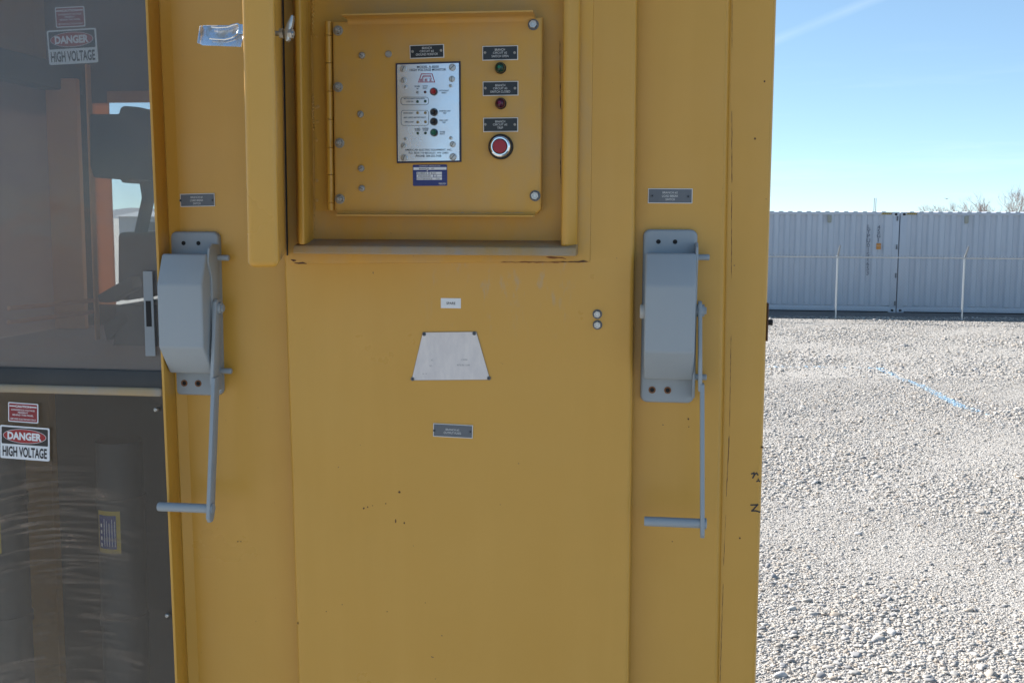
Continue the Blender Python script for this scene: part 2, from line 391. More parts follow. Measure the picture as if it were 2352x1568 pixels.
mh = mat('hill_haze', (0.16, 0.17, 0.20), 0.95)  # blue-grey distance haze put into the hill colour
bm = B(); prev = None
for i in range(60):
    a = R(-75 + 130*i/59); r0 = 3400
    h = 24 + 9*math.sin(i*0.9) + 6*math.sin(i*2.3+1) + 10*math.sin(i*0.27)
    p0 = bm.verts.new((r0*math.sin(a), r0*math.cos(a), -1)); p1 = bm.verts.new(((r0+260)*math.sin(a), (r0+260)*math.cos(a), max(6, h)))
    p2 = bm.verts.new(((r0+700)*math.sin(a), (r0+700)*math.cos(a), -1))
    if prev:
        bm.faces.new((prev[0], p0, p1, prev[1])); bm.faces.new((prev[1], p1, p2, prev[2]))
    prev = (p0, p1, p2)
tag(obj('hills', bm, mh), 'low hills tinted blue by painted haze on the far horizon', kind='structure')

# ------------------------------------------------------------------ cabinet
XL, XR, YB = -1.68, 0.190, 2.90
ZT, ZB = HC+0.68, 0.55
CAB = empty('switchgear_cabinet', ((XL+XR)/2, 1.95, 0.0))
tag(CAB, 'large mustard yellow steel switchgear cabinet filling the view, with windows on its left', 'electrical cabinet')
def cp(name, bm, m, parent=None, **k): return obj(name, bm, m, parent or CAB, local=False, **k)
def XZ(u, v, Y): p = W(u, v, Y); return (p.x, p.z)
YS, YP = 1.940, 1.900          # side strips and the raised middle door
# left strip
bm = B(); prism(bm, [(-0.884, ZB), (-0.50, ZB), (-0.50, ZT), (-0.884, ZT)], YS, YS+0.004)
cp('side_panel', bm, M_YEL)
# right strip with a rolled edge, seam, corner post
bm = B()
a, b = XZ(1679, 0, YS), XZ(1651, 1568, YS)
k = (a[0]-b[0])/(a[1]-b[1]); ex = lambda z: b[0]+k*(z-b[1])
prism(bm, [(-0.10, ZB), (ex(ZB), ZB), (ex(ZT), ZT), (-0.10, ZT)], YS, YS+0.03, 0.012, 5, back=False)
cp('side_panel', bm, M_YEL)
bm = B(); prism(bm, [(ex(ZB)-0.004, ZB), (XR, ZB), (XR, ZT), (ex(ZT)-0.004, ZT)], YS+0.0075, YS+0.05, 0.008, 4, back=False)
POST = cp('corner_post', bm, M_YEL)
def ragged(bm, pts, w, y, mi=0):       # a broken, uneven line of rust
    for (x0, z0), (x1, z1) in zip(pts, pts[1:]):
        L = math.hypot(x1-x0, z1-z0); m_ = max(2, int(L/0.006)); up_ = []; dn_ = []
        for i in range(m_+1):
            t = i/m_; ww = w*(0.3+random.random()) * (0.35 if i in (0, m_) else 1)
            o_ = random.uniform(-0.25, 0.25)*w
            dx, dz = (x1-x0)/L, (z1-z0)/L; cx, cz = x0+(x1-x0)*t-dz*o_, z0+(z1-z0)*t+dx*o_
            up_.append(bm.verts.new((cx-dz*ww/2, y, cz+dx*ww/2))); dn_.append(bm.verts.new((cx+dz*ww/2, y, cz-dx*ww/2)))
        for i in range(m_):
            f = bm.faces.new((dn_[i], dn_[i+1], up_[i+1], up_[i])); f.material_index = mi
            f.normal_update()
            if f.normal.y > 0: f.normal_flip()
def pxl(Y, *pts): return [XZ(u, v, Y) for u, v in pts]
bm = B()
Yr = YS-0.0008
for a_, b_, w_ in (((369, 0), (371.5, 60), .0016), ((371.5, 60), (373, 250), .0030), ((373, 285), (375, 340), .0026), ((375, 340), (376.5, 520), .0036),
                   ((377, 520), (379, 600), .0016), ((391.5, 890), (393, 960), .0018), ((393, 960), (398, 1080), .0012)):
    ragged(bm, pxl(Yr, a_, b_), w_, Yr)
Yr = YS+0.0070
for a_, b_, w_ in (((1681.5, 0), (1681.5, 110), .0005), ((1681, 255), (1681, 420), .0012), ((1680.6, 440), (1680, 640), .0008), ((1679, 770), (1676, 980), .0008),
                   ((1675, 1000), (1668, 1140), .0012), ((1667, 1180), (1662, 1300), .0007), ((1661, 1340), (1654, 1568), .0008)):
    ragged(bm, pxl(Yr, a_, b_), w_, Yr)
cp('rust_seam', bm, M_RUST, smooth=False)
# raised middle door with a notch for the control recess
bm = B()
p = [XZ(688, 1700, YP), XZ(1441, 1700, YP), XZ(1444, 1568, YP), XZ(1457, 600, YP)]
xr_top = XZ(1460, 0, YP)[0]
z_n = XZ(900, 570, YP)[1]
x_n0, x_n1 = XZ(690, 400, YP)[0], XZ(1296, 400, YP)[0]
xl = XZ(651, 620, YP)[0]; xl2 = p[0][0]
poly = [(xl2, ZB), (p[1][0], ZB), p[2], p[3], (xr_top, ZT), (x_n1, ZT), (x_n1, z_n), (x_n0, z_n), (x_n0, ZT), (xl-0.001, ZT), XZ(651, 620, YP), XZ(683, 1568, YP)]
prism(bm, poly, YP, YP+0.038, 0.009, 4, back=False)
cp('front_panel', bm, M_YELW)
# chips and dirt on the middle door
bm = B()
for zx, zy, rx, rz in ((825, 247, 9, 8), (580, 358, 6, 8), (606, 350, 5, 7), (731, 326, 4, 5), (800, 448, 4.5, 14), (859, 460, 5, 8), (320, 1071, 4, 4),
                       (741, 1072, 4, 4), (124, 1152, 4, 8), (1004, 1011, 3, 3), (640, 340, 3, 3)):
    x, z = XZ(643.1+zx*.33228, 1047.4+zy*.33228, YP); s_ = .33228*YP/FPX*1.05
    prism(bm, [(x+rx*s_*math.cos(t*0.9)*random.uniform(.7, 1.2), z+rz*s_*math.sin(t*0.9)*random.uniform(.7, 1.2)) for t in range(7)], YP-0.0005, YP+0.001)
for u, v, r_ in ((1581, 962, 2.2), (1582, 980, 1.3), (1735, 318, 2.4), (1757, 186, 2.2), (1752, 1029, 2.2), (1700, 1238, 2.2), (1525, 447, 1.5), (1544, 1243, 1.4), (546, 1243, 1.6), (553, 1243, 1.4)):
    Yq = YS-0.0006; x, z = XZ(u, v, Yq); prism(bm, ell(x, z, r_*.0007, r_*.0008, 7), Yq+(0.0075 if u > 1684 else 0), YS+0.011)
cp('paint_chip', bm, M_RUST, smooth=False)
# doubler under the control frame
YD = YP-0.0028
bm = B()
dp = [XZ(664, 606, YD), XZ(1352, 602, YD), XZ(1356, 598, YD)]
prism(bm, [dp[0], dp[1], dp[2], (dp[2][0], ZT-0.02), (x_n1+0.004, ZT-0.02), (x_n1+0.004, z_n), (x_n0-0.004, z_n), (x_n0-0.004, ZT-0.02), (dp[0][0], ZT-0.02)], YD, YP+0.001, 0.003, 2, back=False)
cp('doubler_plate', bm, M_YELD)
bm = B(); Yq = YD-0.0006
ragged(bm, pxl(Yq, (1276, 601.5), (1347, 601)), .0022, Yq); ragged(bm, pxl(Yq, (1318, 601), (1350, 600)), .003, Yq-0.0003)
ragged(bm, pxl(Yq, (676, 604), (705, 605)), .0035, Yq); ragged(bm, pxl(Yq, (668, 596), (680, 599)), .004, Yq)
ragged(bm, pxl(Yq, (1255, 590), (1300, 594)), .003, Yq, 1); ragged(bm, pxl(Yq, (1150, 602.5), (1290, 602)), .0018, Yq-0.0002, 1)
cp('rust_patch', bm, [M_RUST, M_RUSTL], smooth=False)
# control recess: back, walls, raised lip frame
YLp, YBk = 1.855, 1.912
x0o, x0i = XZ(662, 300, YLp)[0], XZ(695, 300, YLp)[0]
x1i, x1o = XZ(1289, 300, YLp)[0], XZ(1326, 300, YLp)[0]
zo = XZ(950, 585, YLp)[1]; zi = XZ(950, 566, YLp)[1]; ztop = HC+0.435
bm = B(); box(bm, x0i-0.012, x1i+0.012, YBk, YBk+0.004, zi-0.02, ztop)
cp('recess_back', bm, M_YELD)
bm = B(); prism(bm, [(x0o, YD+0.0005), (x0o, YD-0.006), (x0i-0.010, YLp), (x0i, YLp), (x0i, YD+0.0005)], zi+0.002, ztop, 0.0035, 3, axis='z')
box(bm, x0i-0.003, x0i-0.0005, YD-0.002, YBk+0.002, zi, ztop); cp('recess_jamb', bm, M_YEL)
bm = B(); prism(bm, [(x1i, YD+0.0005), (x1i, YLp+0.014), (x1i+0.010, YLp+0.012), (x1o, YD-0.012), (x1o, YD+0.0005)], zi+0.002, ztop, 0.0035, 3, axis='z')
box(bm, x1i+0.0005, x1i+0.003, YD-0.002, YBk+0.002, zi, ztop); cp('recess_jamb', bm, M_YEL)
bm = B()
zb_ = XZ(950, 549.5, YBk)[1]
prism(bm, [(YLp, zo), (YD+0.0005, zo), (YD+0.0005, zo+0.008), (YBk+0.001, zb_-0.006), (YBk+0.001, zb_), (YLp+0.004, zi)], x0o+0.004, x1o, 0.004, 3, axis='x')
cp('recess_sill', bm, M_SILL)
bm = B(); prism(bm, [(YLp, ztop+0.03), (YD+0.0005, ztop+0.03), (YD+0.0005, ztop+0.012), (YBk+0.001, ztop-0.004), (YBk+0.001, ztop-0.010), (YLp, ztop-0.001)], x0o, x1o, 0.003, 2, axis='x')
cp('recess_head', bm, M_YEL)
bm = B(); box(bm, x_n0-0.003, x_n1+0.003, YP+0.004, YP+0.03, ztop+0.013, ZT); cp('lintel', bm, M_YEL)
# weld beads and gaps in the left corner of the recess
for v0, v1 in ((-20, 82), (220, 300), (494, 548)):
    bm = B(); pts = []
    for i in range(40):
        t = i/39; q = W(719+1.6*math.sin(i*1.7)+random.uniform(-.8, .8), v0+(v1-v0)*t, YBk-0.001); pts.append(q)
    tube(bm, pts, [0.0022+random.uniform(-.0006, .0007) for _ in pts], 8); cp('weld_bead', bm, M_YELD)
for u, v in ((727, 85), (727, 247), (727, 322), (728, 415), (728, 460), (731, 245), (729, 280)):
    bm = B(); q = W(u, v, YBk); lathe(bm, [(0.0055, 0.001), (0.0048, -0.0018), (0.0025, -0.003), (0, -0.0034)], q.x, q.z, YBk, 12); cp('weld_spot', bm, M_YELD)
bm = B(); Yq = YBk-0.0008
for a_, b_ in (((713, 82), (714.5, 217)), ((716, 325), (717.5, 478))): ragged(bm, pxl(Yq, a_, b_), .0016, Yq)
for a_, b_ in (((1286, 95), (1287, 250)), ((1287, 340), (1288, 422))): ragged(bm, pxl(Yq, a_, b_), .0011, Yq)
cp('corner_gap', bm, M_BLACK, smooth=False)

# control door, hinge, fixings
YF = 1.882
Z4 = lambda zx, zy: (551.25+zx*.41016, zy*.41016)
bm = B()
tl, tr_, br, bl = XZ(*Z4(517, 104), YF), XZ(*Z4(1687, 84), YF), XZ(*Z4(1692, 1193), YF), XZ(*Z4(526, 1198), YF)
ztp = (tl[1]+tr_[1])/2-0.004; zbt = (bl[1]+br[1])/2; xl_, xr_ = (tl[0]+bl[0])/2, (tr_[0]+br[0])/2
prism(bm, [(xl_, zbt+0.006), (xl_+0.006, zbt), (xr_-0.008, zbt), (xr_, zbt+0.008), (xr_, ztp), (xl_, ztp)], YF, YBk-0.012, 0.0045, 3, back=False)
# top and bottom edges folded forward
def lip(za, sg, depth, xa, xb, r=0.009):
    arc = [(YF+0.0026-r-0.0026+r*math.cos(t)+0.0, za+sg*(r*math.sin(t)-r)) for t in [R(a) for a in (0, 22, 45, 68, 90)]]
    out = [(YF+0.0026, za-sg*(r+0.006)), (YF+0.0004, za-sg*(r+0.006))]
    inner = [(YF-r*(1-math.cos(R(a))), za-sg*r+sg*(r-0.0005)*math.sin(R(a))) for a in (0, 22, 45, 68, 90)]
    outer = [(YF+0.0024-(r+0.0024)*(1-math.cos(R(a))), za-sg*r+sg*(r+0.0020)*math.sin(R(a))) for a in (90, 68, 45, 22, 0)]
    prof = inner+[(YF-depth, za-sg*0.0005), (YF-depth, za+sg*0.0020)]+outer
    prism(bm, prof, xa, xb, axis='x')
lip(ztp+0.002, 1, 0.040, xl_+0.028, xr_-0.012)
lip(zbt-0.003, -1, 0.012, xl_+0.006, xr_-0.010, 0.006)
CD = cp('control_door', bm, M_YELD)
bm = B()
ragged(bm, [XZ(*Z4(560, 1201), YF), XZ(*Z4(1600, 1194), YF)], .0035, YF-0.0004, 0)
ragged(bm, [XZ(*Z4(900, 1201), YF), XZ(*Z4(1300, 1198), YF)], .0012, YF-0.0007, 1)
ragged(bm, [XZ(*Z4(600, 1203), YF), XZ(*Z4(760, 1204), YF)], .0014, YF-0.0007, 1)
obj('worn_edge', bm, [M_SILL, M_RUST], CD, local=False, smooth=False)
bm = B()
xh = (XZ(*Z4(500, 600), YF+0.006)[0])
zz = [XZ(*Z4(500, q), YF+0.006)[1] for q in (120, 200, 355, 513, 670, 827, 980, 1137, 1180)]
for za, zb2 in zip(zz, zz[1:]):
    bm2 = 0; tube(bm, [(xh, YF+0.008, za-0.0005), (xh, YF+0.008, zb2+0.0006)], 0.0062, 14)
box(bm, xh-0.034, xh, YBk-0.0025, YBk+0.001, zz[-1], zz[0])
obj('piano_hinge', bm, M_YEL, CD, local=False)
def bolt(bm, r, kind, h=0.006):
    if kind == 'stud':      # washer, nut and stud end, painted over
        lathe(bm, [(r, 0.001), (r, -0.002), (r*0.97, -0.0025), (r*0.72, -0.0026)], n=20)
        lathe(bm, [(r*0.74, 0), (r*0.74, -0.006), (r*0.62, -0.0075), (r*0.40, -0.0078)], n=6)
        lathe(bm, [(r*0.40, -0.004), (r*0.40, -0.012), (r*0.30, -0.0135), (0, -0.0138)], n=14)
    elif kind == 'dome':
        lathe(bm, [(r, 0.001), (r, -0.001), (r*0.9, -0.003), (r*0.6, -0.0045), (0, -0.005)], n=18)
        box(bm, -r*0.55, r*0.55, -0.0052, -0.003, -r*0.07, r*0.07, mi=1)
    elif kind == 'flat':
        lathe(bm, [(r, 0.001), (r, -0.002), (r*0.85, -0.0032), (r*0.8, -0.0032), (r*0.74, -0.0026), (0, -0.0026)], n=18)
    elif kind == 'hex':     # shiny hex head on a washer
        lathe(bm, [(r, 0.001), (r, -0.0015), (r*0.95, -0.002), (r*0.7, -0.0021)], n=22, mi=1)
        lathe(bm, [(r*0.78, 0), (r*0.78, -0.0065), (r*0.70, -0.0075), (r*0.45, -0.0075), (r*0.40, -0.0068), (0, -0.0068)], n=6)
        for k in range(3):
            a = R(90+120*k); box(bm, r*0.3*math.cos(a)-r*.04, r*0.3*math.cos(a)+r*.04, -0.0080, -0.006, r*0.3*math.sin(a)-r*.12, r*0.3*math.sin(a)+r*.12)
    elif kind == 'slot':
        lathe(bm, [(r, 0.001), (r, -0.0012), (r*0.93, -0.002), (0, -0.0024)], n=20)
def put(name, bm, mats, parent, u, v, Y, roll=0.0):
    o = obj(name, bm, mats, parent); o.matrix_parent_inverse = mw(parent).inverted()
    o.location = W(u, v, Y); o.rotation_euler = (0, roll, 0); return o
for zx, zy in ((550, 173), (550, 489), (558, 802), (560, 1115)):
    bm = B(); bolt(bm, 0.0085, 'stud'); put('stud_nut', bm, M_BOLTP, CD, *Z4(zx, zy), YF)
for zx, zy, kd in ((683, 312, 'dome'), (832, 305, 'flat'), (675, 641, 'dome'), (679, 944, 'dome'), (682, 1055, 'dome')):
    bm = B(); bolt(bm, 0.0058, kd); put('screw', bm, [M_BOLTP, M_SLOT], CD, *Z4(zx, zy), YF, random.uniform(0, 3))
for zx, zy in ((1643, 140), (1653, 1097)):
    bm = B(); bolt(bm, 0.0092, 'hex'); put('bolt', bm, [M_ZINC, M_LAMG], CD, *Z4(zx, zy), YF, random.uniform(0, 1))
for u, v in ((1372, 721.4), (1372.4, 745.8)):
    bm = B(); bolt(bm, 0.0082, 'hex'); put('bolt', bm, [M_ZINC, M_LAMG], CAB, u, v, YP, random.uniform(0, 1))

# hatch door standing open towards the viewer
YN = 1.42
q00, q10 = W(577, 613, YN), W(641, 614, YN)       # near bottom corners
q01, q11 = W(563.5, -20, YN), W(629, -20, YN)
far_in = W(657, 588, 1.893)
d = Vector((far_in.x-q10.x, far_in.y-q10.y, 0)); Lh = d.length; d.normalize()
zt = HC+0.46; sx = (q01.x-q00.x)/(q01.z-q00.z); dzx = sx*(zt-q00.z)
perp = Vector((-d.y, d.x, 0)) * (q10.x-q00.x)/abs(d.y)   # door thickness, outward
bm = B(); zb0 = (q00.z+q10.z)/2
A = Vector((q10.x, YN, zb0)); A2 = A+Vector((dzx, 0, zt-zb0))
hexa(bm, [A+perp, A, A2, A2+perp, A+perp+d*Lh, A+d*Lh, A2+d*Lh, A2+perp+d*Lh], 0.0085, 6)
HD = cp('hatch_door', bm, M_YEL)
bm = B()                                          # rubber seal along the hinge side
q = A+d*(Lh-0.012)-perp.normalized()*0.001
hexa(bm, [q, q-perp.normalized()*0.003, q-perp.normalized()*0.003+Vector((0, 0, zt-zb0)), q+Vector((0, 0, zt-zb0)),
          q+d*0.012, q+d*0.012-perp.normalized()*0.003, q+d*0.012-perp.normalized()*0.003+Vector((0, 0, zt-zb0)), q+d*0.012+Vector((0, 0, zt-zb0))], 0.0005, 1)
obj('door_seal', bm, M_GASKET, HD, local=False)
bm = B()                                          # bare worn patch on the bottom corner
for i in range(7):
    t = random.uniform(0.02, 0.30); q = A+d*t-perp.normalized()*0.0006; w_ = random.uniform(.006, .02)
    bm.faces.new([bm.verts.new(x) for x in (q+Vector((0, 0, 0.005)), q+d*w_+Vector((0, 0, 0.006)), q+d*w_*1.1+Vector((0, 0, random.uniform(.012, .024))), q+d*w_*.3+Vector((0, 0, random.uniform(.010, .018))))])
obj('worn_patch', bm, M_SILL, HD, local=False, smooth=False)
# latch: folding paddle outside, cam arm inside
Z6 = lambda zx, zy: (422.6+zx*.15236, 18.375+zy*.15236)
YLt = 1.45
def LP(zx, zy, Y=YLt): return W(*Z6(zx, zy), Y)
LT = 0.0
bm = B()
tilt = 0.10
def tl_pt(zx, zy, off=0.0):
    q = LP(zx, zy); return Vector((q.x, YLt+off+(q.z-LP(500, 430).z)*tilt*4, q.z))
def tprism(pts, t, bev=0.0008, off=0.0, mi=0):
    fr = [tl_pt(a, b, off) for a, b in pts]; bk = [q+Vector((0, t, 0)) for q in fr]
    v0 = [bm.verts.new(q) for q in fr]; v1 = [bm.verts.new(q) for q in bk]; n_ = len(pts)
    fs = [bm.faces.new(v0), bm.faces.new(v1[::-1])]+[bm.faces.new((v0[i], v1[i], v1[(i+1) % n_], v0[(i+1) % n_])) for i in range(n_)]
    _fin(bm, v0+v1, fs, bev, 2, None, mi)
tprism([(236, 285), (262, 250), (700, 250), (885, 300), (890, 600), (300, 575), (240, 545)], 0.0022)
tprism([(228, 268), (250, 262), (252, 552), (230, 545)], 0.006, 0.0006, -0.004)      # curled end lip
LH = obj('latch_handle', bm, M_LATCH, HD, local=False)
bm = B()
fr = [(410, 285), (520, 296), (650, 290), (730, 258), (800, 242), (840, 262), (835, 330), (828, 385), (790, 425), (730, 462), (640, 487), (520, 480), (412, 470)]
tube(bm, [tl_pt(a, b, -0.0045) for a, b in fr], 0.0015, 8)
q = tl_pt(400, 470, -0.003)
tprism([(815, 245), (940, 248), (940, 405), (838, 405), (832, 330)], 0.006, 0.001, -0.007)
tprism([(890, 268), (960, 268), (960, 375), (895, 378)], 0.006, 0.001, -0.011)
tprism([(900, 400), (945, 400), (945, 510), (890, 520)], 0.02, 0.001, 0.001)
obj('latch_bail', bm, M_CHROME, HD, local=False)
bm = B()
sx0, sx1, sx2, sx3 = LP(1370, 388), LP(1450, 388), LP(1512, 388), LP(1590, 388)
tube(bm, [LP(1330, 388), sx1], 0.0034, 12)
def hexnut(a, b, r):
    tube(bm, [a, b], r, 6)
hexnut(sx1, LP(1505, 386), 0.0070); hexnut(LP(1580, 390), LP(1640, 390), 0.0068); tube(bm, [LP(1640, 392), LP(1660, 392)], 0.0035, 10)
pts_a = [(1512, 330), (1545, 240), (1590, 150), (1612, 105)]; pts_b = [(1642, 108), (1640, 190), (1622, 290), (1600, 330)]
lever = pts_a+pts_b+[(1585, 480), (1550, 512), (1520, 490)]
fr_ = [LP(a, b, YLt-0.004) for a, b in lever]; bk_ = [q+Vector((-0.001, 0.010, 0)) for q in fr_]
v0 = [bm.verts.new(q) for q in fr_]; v1 = [bm.verts.new(q) for q in bk_]; n_ = len(lever)
fs = [bm.faces.new(v0), bm.faces.new(v1[::-1])]+[bm.faces.new((v0[i], v1[i], v1[(i+1) % n_], v0[(i+1) % n_])) for i in range(n_)]
_fin(bm, v0+v1, fs, 0.001, 2)
obj('latch_cam', bm, M_ZINC, HD, local=False)

# window unit on the left
YW = 1.880
bm = B()
lt, lb = W(333, 0, YW), W(402, 1568, YW); k = (lt.x-lb.x)/(lt.z-lb.z); lx = lambda z: lb.x+k*(z-lb.z)
def sheared(y0, y1, dx0, dx1, dx0b=None, dx1b=None, z0=ZB, z1=ZT, bev=0.001):
    dx0b = dx0 if dx0b is None else dx0b; dx1b = dx1 if dx1b is None else dx1b
    hexa(bm, [(lx(z0)+dx0, y0, z0), (lx(z0)+dx1, y0, z0), (lx(z1)+dx1, y0, z1), (lx(z1)+dx0, y0, z1),
              (lx(z0)+dx0b, y1, z0), (lx(z0)+dx1b, y1, z0), (lx(z1)+dx1b, y1, z1), (lx(z1)+dx0b, y1, z1)], bev, 2)
sheared(YW, YW+0.045, 0, 0.005)
sheared(YW+0.046, YS+0.001, -0.001, 0.006, -0.001, 0.021, bev=0)          # flared root welded to the side strip
box(bm, XL, XL+0.05, YW, YS+0.02, ZB, ZT, 0.002)
box(bm, XL+0.051, lx(ZT)-0.01, YW+0.002, YS+0.02, ZT-0.06, ZT)
WF = cp('window_frame', bm, M_YEL)
bm = B()                                                                   # weathered cross rail
zr1, zr0 = W(150, 885, YW)[2], W(150, 905, YW)[2]
box(bm, XL+0.051, lx(zr0)-0.001, YW-0.004, YW+0.03, zr0, zr1, 0.006, 4)
obj('cross_rail', bm, M_RAIL, WF, local=False)
bm = B(); box(bm, XL+0.051, lx(zr0)-0.001, YW+0.001, YW+0.024, zr1-0.001, zr1+0.030, 0.001)
obj('inner_ledge', bm, M_DARK, WF, local=False)
zp = zr1-0.003
bm = B(); hexa(bm, [(XL+0.05, YW+0.006, zp), (lx(zp)-0.0005, YW+0.006, zp), (lx(ZT-.05)-0.0005, YW+0.006, ZT-0.05), (XL+0.05, YW+0.006, ZT-0.05),
                    (XL+0.05, YW+0.010, zp), (lx(zp)-0.0005, YW+0.010, zp), (lx(ZT-.05)-0.0005, YW+0.010, ZT-0.05), (XL+0.05, YW+0.010, ZT-0.05)])
obj('window_pane', bm, M_PANE, WF, local=False, smooth=False)
bm = B(); zq = zr0+0.002; z9 = ZB+0.06
hexa(bm, [(XL+0.05, YW+0.003, z9), (lx(z9)-0.0005, YW+0.003, z9), (lx(zq)-0.0005, YW+0.003, zq), (XL+0.05, YW+0.003, zq),
          (XL+0.05, YW+0.009, z9), (lx(z9)-0.0005, YW+0.009, z9), (lx(zq)-0.0005, YW+0.009, zq), (XL+0.05, YW+0.009, zq)])
LPANE = obj('window_pane', bm, M_PANEL, WF, local=False, smooth=False); LPANE['label'] = 'scratched lower polycarbonate pane'
for u, v in ((362, 940), (388, 1412)):
    bm = B(); bolt(bm, 0.0042, 'dome'); put('screw', bm, [M_ZINC, M_SLOT], WF, u-3, v, YW+0.003, 0.7)
Z5b = lambda zx, zy: (zx*.23443, 551.25+zy*.23443)
bm = B(); Yq = YW-0.001
pl = [Z5b(1399, 306), Z5b(1490, 306), Z5b(1522, 1136), Z5b(1424, 1136)]
prism(bm, [XZ(u, v, Yq) for u, v in pl], Yq, Yq+0.0025, 0.0004, 1)
prism(bm, [XZ(*Z5b(a, b), Yq) for a, b in ((1428, 596), (1478, 596), (1488, 847), (1436, 847))], Yq-0.0006, Yq+0.001, mi=1)
cp('strike_plate', bm, [M_STRIKE, M_BLACK], smooth=False)
# marker writing on the corner post
Z7 = lambda zx, zy: (1433.25+zx*.25782, 918.75+zy*.25782)
bm = B(); Yq = YS+0.0070
for pts, w_ in (([(1138, 655), (1158, 646), (1160, 668), (1148, 690)], .0026), ([(1160, 662), (1182, 648), (1192, 664)], .0024), ([(1196, 700), (1197, 704)], .0018), ([(1184, 722), (1196, 714), (1210, 722)], .0022),
                ([(1132, 932), (1190, 930), (1165, 958), (1140, 984)], .0026), ([(1140, 984), (1172, 984), (1208, 994)], .0026)):
    stroke(bm, [XZ(*Z7(a, b), Yq) for a, b in pts], w_, Yq)
obj('marker_writing', bm, M_LETK, POST, local=False, smooth=False)
# hinge on the right flank
bm = B()
q0, q1 = W(1777, 695, YS+0.03), W(1777, 782, YS+0.03)
box(bm, XR+0.0005, XR+0.0030, YS+0.012, YS+0.06, q1.z, q0.z, 0.001)
tube(bm, [(XR+0.002, YS+0.036, W(1777, 741, YS+.03).z), (XR+0.0125, YS+0.036, W(1777, 741, YS+.03).z)], 0.0058, 6, mi=1)
cp('side_latch_plate', bm, [M_RUST, M_GASKET])
# body: flanks, roof, back with a window, floor, shelf, partition
bm = B(); box(bm, XR-0.004, XR-0.0005, YS+0.05, YB, ZB, ZT); cp('side_wall', bm, M_YEL)
zsh = W(150, 850, 2.0)[2]; zw0, zw1 = zsh+0.03, HC+0.32
bm = B()
for a in ((YS+0.021, YS+0.08, ZB, ZT), (YB-0.06, YB, ZB, ZT), (YS+0.081, YB-0.061, ZB, zw0), (YS+0.081, YB-0.061, zw1, ZT)): box(bm, XL, XL+0.004, *a)
cp('side_wall', bm, M_YEL)
bm = B(); box(bm, XL+0.005, XL+0.008, YS+0.07, YB-0.05, zw0-0.01, zw1+0.01); cp('added_side_pane', bm, M_PANEB, smooth=False)  # unseen opening and pane, added to let sun light the compartment
bm = B(); box(bm, XL-0.02, XR+0.02, YP-0.0, YB+0.02, ZT+0.001, ZT+0.03, 0.006); cp('roof', bm, M_YEL)
bm = B(); box(bm, XL, XR, YW+0.02, YB, ZB-0.03, ZB-0.001); cp('floor_plate', bm, M_YEL)
zsh_ = W(150, 850, 2.0)[2]
bx0, bx1 = W(258, 450, YB)[0], -0.93; bz1, bz0 = W(300, 236, YB)[2], W(300, 700, YB)[2]
bm = B()
bxj = bx0-0.05
for a in ((XL, bxj, ZB, ZT), (bx1, XR, ZB, ZT), (bxj, bx1, bz1, ZT), (bxj, bx1, ZB, bz0)): box(bm, a[0], a[1], YB, YB+0.004, a[2], a[3])
cp('back_wall', bm, M_BROWN)
bm = B(); box(bm, bxj+0.0005, bx0, YB-0.004, YB+0.0005, bz0+0.0005, bz1-0.0005); cp('rear_window_strip', bm, M_BARO)
bm = B(); box(bm, bx0+0.0005, bx1, YB-0.012, YB-0.0005, bz1, bz1+0.03); cp('rear_window_head', bm, M_ORANGE)
bm = B(); box(bm, bx0, bx1, YB+0.001, YB+0.003, bz0, bz1); cp('rear_window_pane', bm, M_PANEB, smooth=False)
bm = B(); box(bm, XL+0.005, -0.886, YB-0.03, YB-0.02, ZB, zsh_-0.03); cp('dark_backing', bm, M_DARK)  # added sheet, dark in colour to make the lower compartment look unlit
bm = B(); box(bm, -0.884, -0.880, YS+0.03, YB-0.001, ZB, ZT-0.01); cp('partition', bm, M_PALE)
zsh = W(150, 850, 2.0)[2]
bm = B(); box(bm, XL+0.005, -0.886, YW+0.026, YB-0.032, zsh-0.025, zsh); cp('shelf', bm, M_INSIDE)
xw = -1.602
bm = B(); box(bm, xw-0.004, xw, YW+0.05, YB-0.035, zsh+0.001, HC+0.33); cp('barrier_sheet', bm, M_BARW)
bm = B(); box(bm, xw-0.01, xw+0.05, YW+0.05, YB-0.035, HC+0.331, HC+0.40, 0.004); cp('top_beam', bm, M_DARK)
for xa, xb_, yy in ((-1.597, -1.51, 2.75), (-1.350, -1.344, 2.5)): bm = B(); box(bm, xa, xb_, yy, yy+0.02, zsh+0.001, HC+0.36, 0.003); cp('insulating_board', bm, M_BOARD)
bm = B(); box(bm, XL, XR-0.01, YB-0.5, YB-0.1, 0.0, 0.06)
for yy in (2.05, 3.2): box(bm, XL, XR, yy, yy+0.1, 0.061, ZB-0.031, 0.004)
box(bm, XL, XR, YW+0.04, YW+0.14, 0.0, ZB-0.031, 0.004)
cp('skid', bm, M_DARK)

